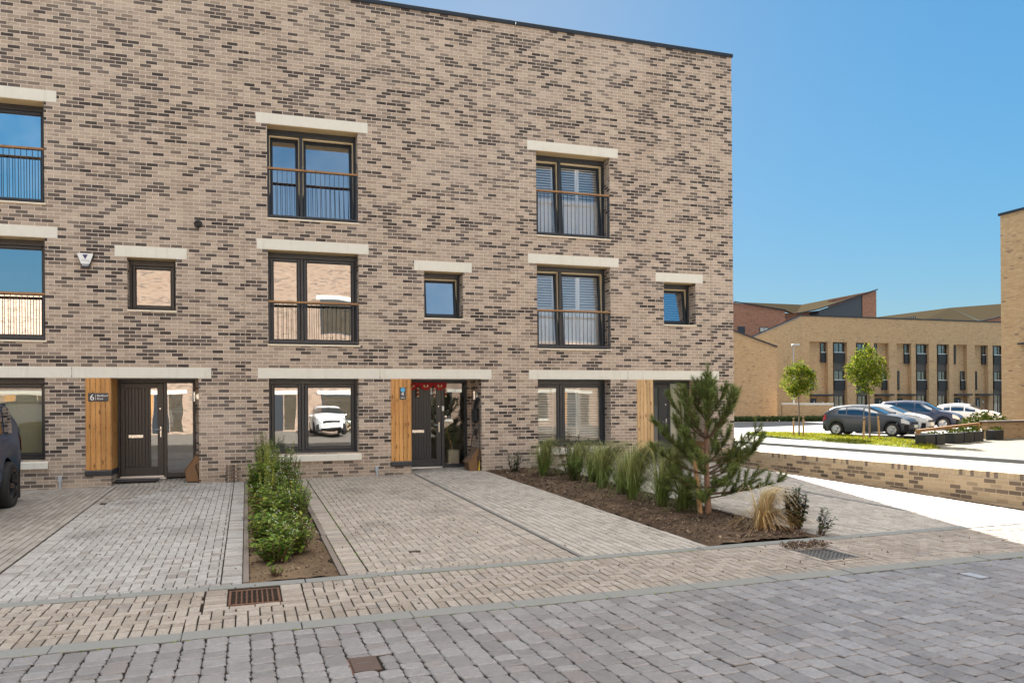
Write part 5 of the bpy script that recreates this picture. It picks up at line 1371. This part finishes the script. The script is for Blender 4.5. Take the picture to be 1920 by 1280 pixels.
WH = [(.26, 4, .60, -.02, .35, 2, 2.6), (.33, 1, 1.15, .02, .30, 3, -.30), (.42, 4, .78, .06, .4, 2, 1.5), (.62, 5, .86, .15, .55, 2, .4), (.80, 5, .82, .30, .6, 2, 1.0), (1.14, 8, .74, .58, .85, 2, .2), (1.40, 4, .46, .95, .6, 2, .9), (1.62, 4, .28, 1.1, .4, 1, .4)]
for z, n, L, rise, cv, sub, a0 in WH:
    for k in range(n): branch((0, 0, z), a0+k*6.283/n+rg.gauss(0, .15), L*rg.uniform(.85, 1.15), rise+rg.gauss(0, .08), cv, sub)
branch((0, 0, .70), -.12, .95, .22, .45, 3); branch((0, 0, .55), .25, .85, .1, .5, 3); branch((0, 0, .98), 3.0, .62, .35, .6, 3); branch((0, 0, .75), 2.75, .72, .3, .6, 3)
for k in range(5):
    a = k*1.257; shoot(Vector((.02, 0, 1.98)), Vector((math.cos(a)*.35, math.sin(a)*.35, 1)).normalized(), .16)
shoot(Vector((.02, 0, 2.0)), Vector((0, 0, 1)), .26, .01)
BR.build('branches', M_twig, t); ND.build('needles', M_needle, t)
t = thing('tree_stake', 'leaning round timber stake beside the pine trunk', 'stake', (6.42, 10.45, gz(6.4, 10.4)))
m = MB(); m.tube([(.02, 0, -.03), (-.08, .03, 1.08), (-.082, .03, 1.1)], [.036, .035, .03], 12); m.build('post', M_stake, t)

# ------------------------------------------------------------------ feather grasses, shrubs and weeds
def grass_mat(name, tipc, midc, basec, h):
    tt = NT(name); g = tt.new('ShaderNodeNewGeometry'); z = tt.sep(tt.obj())[2]
    c = tt.ramp(tt.math('DIVIDE', z, h), [(0.0, basec), (.3, midc), (1, tipc)])
    c = tt.mix(.6, c, tt.mix(g.outputs['Random Per Island'], (.22, .25, .2), (1.75, 1.75, 1.7)), 'MULTIPLY')
    tt.base(c); tt.rough(.55); tr = tt.new('ShaderNodeBsdfTranslucent'); tt.l.new(c, tr.inputs[0])
    mx = tt.new('ShaderNodeMixShader'); mx.inputs[0].default_value = .3
    tt.l.new(tt.p.outputs[0], mx.inputs[1]); tt.l.new(tr.outputs[0], mx.inputs[2]); tt.l.new(mx.outputs[0], tt.out.inputs[0]); return tt.mat
M_stipa = grass_mat('feather_grass_green', (.27, .29, .10), (.14, .205, .04), (.15, .15, .05), .62)
M_stipa_dry = grass_mat('feather_grass_dry', (.60, .48, .27), (.42, .28, .12), (.32, .19, .085), .5)
def stipa(x, y, h, lean, label, mat, n=650, seed=1, droop=1.0, spread=.10):
    rg = random.Random(seed)
    t = thing('feather_grass', label, 'grass clump', (x, y, gz(x, y)), group='feather grass clumps in the bark bed')
    m = MB()
    for k in range(n):
        a = rg.random()*6.28; r0 = rg.random()**.5*.05
        p = Vector((math.cos(a)*r0*1.6, math.sin(a)*r0*1.3, 0)); H = h*(rg.uniform(.35, .8) if rg.random() < .45 else rg.uniform(.75, 1.1))
        if rg.random() < .82: out = Vector((math.cos(a), math.sin(a)*.9, 0))*spread*.55*rg.random()+Vector((lean, -lean*.25, 0))*rg.uniform(.45, 1.25)*(H/h)
        else: out = Vector((math.cos(a), math.sin(a), 0))*spread*1.3
        side = Vector((-out.y, out.x, 0)); side = side.normalized() if side.length > 1e-4 else Vector((1, 0, 0))
        if rg.random() < .5: side = (side+Vector((rg.gauss(0, 1), rg.gauss(0, 1), 0))).normalized()
        vs = []; S = 7; low = rg.random() < .16*droop; cv = rg.uniform(1.5, 2.75)
        for q in range(S+1):
            f = q/S; zz = H*(math.sin(f*cv) if not low else math.sin(f*2.9)*.5)
            pt = p+out*((f*.12+f*f*.95) if not low else f**1.7*1.4)+Vector((0, 0, max(.004, zz)))
            w_ = .0052*(1-f*.75); vs += [pt-side*w_, pt+side*w_]
        m.add(vs, [(2*q, 2*q+1, 2*q+3, 2*q+2) for q in range(S)])
    m.build('blades', mat, t, smooth=True)
    return t
GP = [(6.05, 16.1, .70, .34, 'feather grass clump nearest the wall, left of the dark shrubs'), (6.55, 15.5, .68, .40, 'second feather grass clump from the wall, rather upright'), (6.58, 14.7, .64, .44, 'third feather grass clump from the wall, thin and pale'), (6.32, 13.7, .78, .66, 'broad feather grass clump in the middle of the bed, under the window sill'), (6.36, 12.95, .62, .56, 'small slanting feather grass clump in front of the grey cable outlet'), (6.16, 12.15, .84, .74, 'largest windswept feather grass clump left of the pine'), (6.30, 11.4, .80, .70, 'windswept feather grass clump close to the left of the pine')]
for i, (x, y, h, ln, lab) in enumerate(GP): stipa(x, y, h*1.12, ln*1.05, lab, M_stipa, 980 if i not in (2, 4) else 620, 20+i, spread=.24)
stipa(6.30, 10.75, .52, .3, 'low tangled feather grass clump at the foot of the pine stake', M_stipa, 700, 40, 1.6, .16)
stipa(6.50, 9.05, .56, .42, 'dry straw coloured grass clump in front of the pine', M_stipa_dry, 900, 41, 3.2, .22)
def leafy(name, label, cat, x, y, stems, h, leaf, mat, seed, w=.12, group=None, pitch=.035, narrow=.3, flowers=None, lean=(0, 0), smat=None):
    """upright stems with pairs of leaves"""
    rg = random.Random(seed)
    t = thing(name, label, cat, (x, y, gz(x, y)), group=group)
    st, lf, fl = MB(), MB(), MB()
    for s in range(stems):
        a = rg.random()*6.28; r_ = rg.random()**.5*w; H = h*rg.uniform(.55, 1.05)
        p0 = Vector((math.cos(a)*r_*.4, math.sin(a)*r_*.4, 0)); p1 = Vector((math.cos(a)*r_+lean[0], math.sin(a)*r_+lean[1], H))
        pm_ = (p0+p1)/2+Vector((math.cos(a)*.02, math.sin(a)*.02, H*.08))
        st.tube([p0, pm_, p1], [.006, .005, .002], 5)
        k = int(H/pitch)
        for i in range(k):
            f = (i+1)/k
            if f < .12: continue
            c = p0.lerp(pm_, f*2) if f < .5 else pm_.lerp(p1, f*2-1)
            for q in range(2):
                b = rg.random()*6.28; L = leaf*rg.uniform(.6, 1.15)*(1.15-.5*f)
                d = Vector((math.cos(b), math.sin(b), rg.uniform(-.15, .8))).normalized(); sd_ = d.cross(Vector((0, 0, 1))).normalized()*L*narrow*.5
                dr = Vector((0, 0, -L*.18))
                lf.add([c, c+d*L*.35-sd_, c+d*L*.7-sd_*.8+dr*.5, c+d*L+dr, c+d*L*.7+sd_*.8+dr*.5, c+d*L*.35+sd_], [(0, 1, 2, 3, 4, 5)])
        if flowers and rg.random() < flowers[1]:
            for q in range(3):
                c = p1+Vector((rg.gauss(0, .02), rg.gauss(0, .02), rg.gauss(-.02, .03)))
                fl.add([c+Vector((.009*math.cos(w_*1.257), .009*math.sin(w_*1.257), .004*(w_ % 2))) for w_ in range(5)], [(0, 1, 2, 3, 4)])
    st.build('stems', smat or M_twig, t); lf.build('leaves', mat, t)
    if fl.v: fl.build('flowers', flowers[0], t, kind='stuff')
    return t
M_dark_leaf = leaf_mat('dark_shrub_leaf', [(0, (.022, .045, .018)), (.6, (.05, .085, .03)), (1, (.10, .085, .045))], .2, .35)
M_green_leaf = leaf_mat('fresh_leaf', [(0, (.07, .15, .025)), (1, (.16, .26, .05))], .35)
leafy('shrub', 'small dark leaved shrub with upright shoots at the road end of the bed', 'shrub', 7.0, 9.0, 26, .56, .12, M_dark_leaf, 50, .16, 'shrubs in the bark bed', narrow=.42)
leafy('shrub', 'single low trailing shoot beside the small dark shrub', 'shrub', 7.0, 8.5, 7, .36, .115, M_dark_leaf, 51, .1, 'shrubs in the bark bed', narrow=.42, lean=(.12, 0))
leafy('shrub', 'fresh green leafy plant among the feather grasses', 'shrub', 6.35, 15.1, 34, .50, .085, M_green_leaf, 52, .18, 'shrubs in the bark bed', narrow=.42)
leafy('shrub', 'tall thin twiggy shrub in front of the end house window', 'shrub', 6.8, 16.2, 16, 1.0, .12, M_dark_leaf, 53, .38, 'shrubs in the bark bed', narrow=.42, pitch=.045)
leafy('shrub', 'dark shrub beneath the white sill of the end house', 'shrub', 6.95, 15.5, 22, .82, .115, M_dark_leaf, 54, .36, 'shrubs in the bark bed', narrow=.42, pitch=.05)
leafy('shrub', 'dark shrub at the foot of the wall left of the grasses', 'shrub', 5.75, 17.2, 12, .5, .115, M_dark_leaf, 55, .22, 'shrubs in the bark bed', narrow=.42)
leafy('shrub', 'dark shrub behind the middle feather grass clumps', 'shrub', 6.85, 14.0, 16, .6, .115, M_dark_leaf, 56, .24, 'shrubs in the bark bed', narrow=.42)
leafy('shrub', 'dark shrub partly hidden behind the pine stake', 'shrub', 6.82, 11.3, 18, .6, .115, M_dark_leaf, 57, .26, 'shrubs in the bark bed', narrow=.42)
# weedy bed
M_weed1 = leaf_mat('weed_leaf', [(0, (.065, .145, .022)), (.45, (.14, .235, .036)), (.8, (.24, .31, .055)), (1, (.36, .36, .08))], .35)
M_weed2 = leaf_mat('weed_leaf_yellow', [(0, (.17, .22, .035)), (1, (.34, .36, .085))], .35)
M_wflower = plain('white_petal', (.7, .7, .64), .7)
WG = 'weeds in the left bed'
leafy('weed_clump', 'tall spiky weed clump against the wall at the back of the left bed', 'weeds', .40, 17.2, 30, 1.02, .125, M_weed1, 60, .32, WG)
leafy('weed_clump', 'dense weed clump below the left end of the white window sill', 'weeds', .60, 16.4, 32, .90, .125, M_weed1, 61, .34, WG, flowers=(M_wflower, .5))
leafy('weed_clump', 'weed clump with white flowers on the right of the left bed', 'weeds', .66, 15.3, 50, .80, .11, M_weed1, 62, .32, WG, flowers=(M_wflower, .9))
leafy('weed_clump', 'broad green weed clump at the left edging, middle of the bed', 'weeds', .30, 14.4, 46, .66, .16, M_weed1, 63, .30, WG, narrow=.46)
leafy('weed_clump', 'white flowered weed clump in the centre of the left bed', 'weeds', .58, 13.7, 52, .66, .10, M_weed1, 64, .34, WG, flowers=(M_wflower, .9))
leafy('weed_clump', 'low weed clump spilling over the left edging', 'weeds', .25, 12.6, 50, .50, .13, M_weed1, 65, .28, WG, narrow=.4, flowers=(M_wflower, .4))
leafy('weed_clump', 'bushy dark weed clump at the front right of the foliage', 'weeds', .52, 11.7, 64, .52, .125, M_weed1, 66, .34, WG, flowers=(M_wflower, .3))
leafy('weed_clump', 'frontmost leafy weed clump of the left bed', 'weeds', .36, 10.6, 60, .40, .125, M_weed1, 67, .30, WG, flowers=(M_wflower, .25))
leafy('weed_clump', 'tiny weed tuft alone on the bare soil by the kerb', 'weeds', .28, 8.62, 20, .11, .06, M_weed1, 68, .07, WG)
leafy('weed_clump', 'small weed seedling beside the right edging', 'weeds', .82, 11.9, 12, .12, .10, M_weed1, 69, .06, WG)
leafy('weed_clump', 'rounded weed clump half way along the right of the left bed', 'weeds', .68, 12.8, 46, .50, .11, M_weed1, 80, .28, WG, narrow=.38)
leafy('weed_clump', 'low broad leaved weed clump just in front of the arching dock', 'weeds', .30, 11.5, 44, .42, .14, M_weed1, 81, .26, WG, narrow=.45)
leafy('weed_clump', 'low spreading weeds at the front edge of the foliage', 'weeds', .46, 10.0, 40, .26, .12, M_weed1, 82, .26, WG, narrow=.4, flowers=(M_wflower, .3))
leafy('weed_clump', 'leafy weeds spreading over the bare soil nearest the kerb', 'weeds', .30, 9.35, 44, .30, .12, M_weed1, 83, .26, WG, narrow=.4, flowers=(M_wflower, .25))
leafy('weed_clump', 'bright bushy weeds left of centre near the front of the left bed', 'weeds', .50, 9.75, 50, .42, .12, M_weed1, 84, .28, WG, narrow=.38, flowers=(M_wflower, .4))
leafy('weed_clump', 'dark green weeds against the left edging near the front', 'weeds', .22, 10.2, 44, .40, .13, M_weed1, 85, .22, WG, narrow=.42)
M_rustleaf = leaf_mat('rusty_leaf', [(0, (.16, .05, .02)), (1, (.30, .16, .05))], .3)
leafy('weed_clump', 'rust red and brown leaved weed at the left edging, mid bed', 'weeds', .20, 12.0, 8, .42, .13, M_rustleaf, 90, .14, WG, narrow=.42)
def dock(x, y, h, n, label, seed):
    rg = random.Random(seed)
    t = thing('dock_plant', label, 'weeds', (x, y, gz(x, y)), group=WG)
    st, sp, lf = MB(), MB(), MB()
    for k in range(n):
        a = rg.random()*6.28; H = h*rg.uniform(.75, 1.05); p1 = Vector((math.cos(a)*.13, math.sin(a)*.13, H)); st.tube([(0, 0, 0), p1*.5+Vector((0, 0, .03)), p1], [.008, .006, .003], 5)
        for q in range(90):
            f = rg.uniform(.45, 1); c = p1*f+Vector((rg.gauss(0, .014), rg.gauss(0, .014), 0)); d = Vector((rg.gauss(0, 1), rg.gauss(0, 1), rg.uniform(0, 1.2))).normalized(); o = d.orthogonal().normalized()*.007
            sp.add([c-o, c+d*.014, c+o, c-d*.012], [(0, 1, 2, 3)])
    for k in range(10):
        a = rg.random()*6.28; L = rg.uniform(.2, .34); d = Vector((math.cos(a), math.sin(a), rg.uniform(.3, 1.1))).normalized(); s_ = d.cross(Vector((0, 0, 1))).normalized()*.045
        lf.add([(0, 0, .03), Vector((0, 0, .03))+d*L*.4-s_, d*L*.8-s_*.7+Vector((0, 0, -.01)), d*L+Vector((0, 0, -.06)), d*L*.8+s_*.7+Vector((0, 0, -.01)), Vector((0, 0, .03))+d*L*.4+s_], [(0, 1, 2, 3, 4, 5)])
    st.build('stems', M_weed2, t); sp.build('seed_spikes', M_weed2, t); lf.build('leaves', M_weed1, t)
dock(.30, 15.6, 1.0, 7, 'yellow green dock with tall seed spikes towards the back of the left bed', 70)
dock(.40, 14.2, .95, 9, 'bright yellow green dock with upright seed spikes in the middle of the left bed', 71)
dock(.28, 12.9, .7, 4, 'lower dock with an arching yellow stem by the left edging', 72)
tag((lambda m: ([m.bbox(*[v for q in zip(p, [p[0]+.03, p[1]+.025, p[2]+.02]) for v in q], .006) for p in [(rnd.uniform(.05, .85), rnd.uniform(8.45, 12), 0) for _ in range(60)] for p in [(p[0], p[1], gz(p[0], p[1])-.004)]], m.build('soil_pebbles', M_gravel))[1])(MB()), kind='stuff')

def chips(name, x0, x1, y0, y1, n, mat, size):
    m = MB()
    for k in range(n):
        x, y = rnd.uniform(x0, x1), rnd.uniform(y0, y1); z = gz(x, y)+rnd.uniform(.012, .05)
        Mx = Matrix.Translation((x, y, z)) @ Euler((rnd.gauss(0, .5), rnd.gauss(0, .5), rnd.random()*6.28)).to_matrix().to_4x4()
        l, w_ = size*rnd.uniform(.4, 1.5), size*rnd.uniform(.15, .5); m.box(-l/2, l/2, -w_/2, w_/2, -.004, .004, M=Mx)
    m.build(name, mat, kind='stuff')
M_chip = block_mat('bark_chip', [(0, (.035, .022, .015)), (.4, (.08, .05, .033)), (.8, (.15, .10, .065)), (1, (.30, .23, .16))], stain=.2)
chips('bark_chips', 5.34, 6.88, 8.45, 17.8, 2300, M_chip, .05); chips('bark_chips', 5.34, 6.88, 8.45, 11.5, 500, M_chip, .035)
chips('soil_crumbs', .04, .88, 8.45, 14, 500, M_chip, .025)
m = MB()
for k in range(260):
    q = rnd.random()
    if q < .45: x, y = rnd.uniform(1.0, 5.2), KU0-.004+rnd.gauss(0, .006)
    elif q < .75: x, y = rnd.uniform(-2, 9), KL0-.004+rnd.gauss(0, .006)
    else: x, y = rnd.choice((1.215, .985))+rnd.gauss(0, .006), rnd.uniform(8.6, 14)
    for l in range(4):
        a = rnd.random()*6.28; d = Vector((math.cos(a), math.sin(a), rnd.uniform(.2, .9))).normalized(); w_ = d.orthogonal().normalized()*.004; p = Vector((x, y, gz(x, y)-.004)); h = rnd.uniform(.012, .035)
        m.add([p-w_, p+w_, p+d*h], [(0, 1, 2)])
m.build('joint_moss', M_weed1, kind='stuff')
chips('leaf_litter', 6.05, 6.65, 7.86, 8.12, 260, M_chip, .03); chips('leaf_litter', -3, 9, 6.9, 8.2, 90, M_chip, .022); chips('leaf_litter', -2.4, 5.2, 8.4, 17, 140, M_chip, .022)
# shrub across the road (reflected beside the white car)
t = thing('shrub', 'green hedge shrub across the road, mirrored beside the white car', 'shrub', (6.6, -8.2, zr(6, -8)))
m = MB()
for k in range(1500):
    p = Vector((rnd.gauss(0, .6), rnd.gauss(0, .5), abs(rnd.gauss(0, .55)))); d = Vector((rnd.gauss(0, 1), rnd.gauss(0, 1), rnd.gauss(0, 1))).normalized(); q = d.orthogonal().normalized()*.05
    m.add([p, p+d*.08-q, p+d*.16, p+d*.08+q], [(0, 1, 2, 3)])
m.build('foliage', M_pleaf, t)
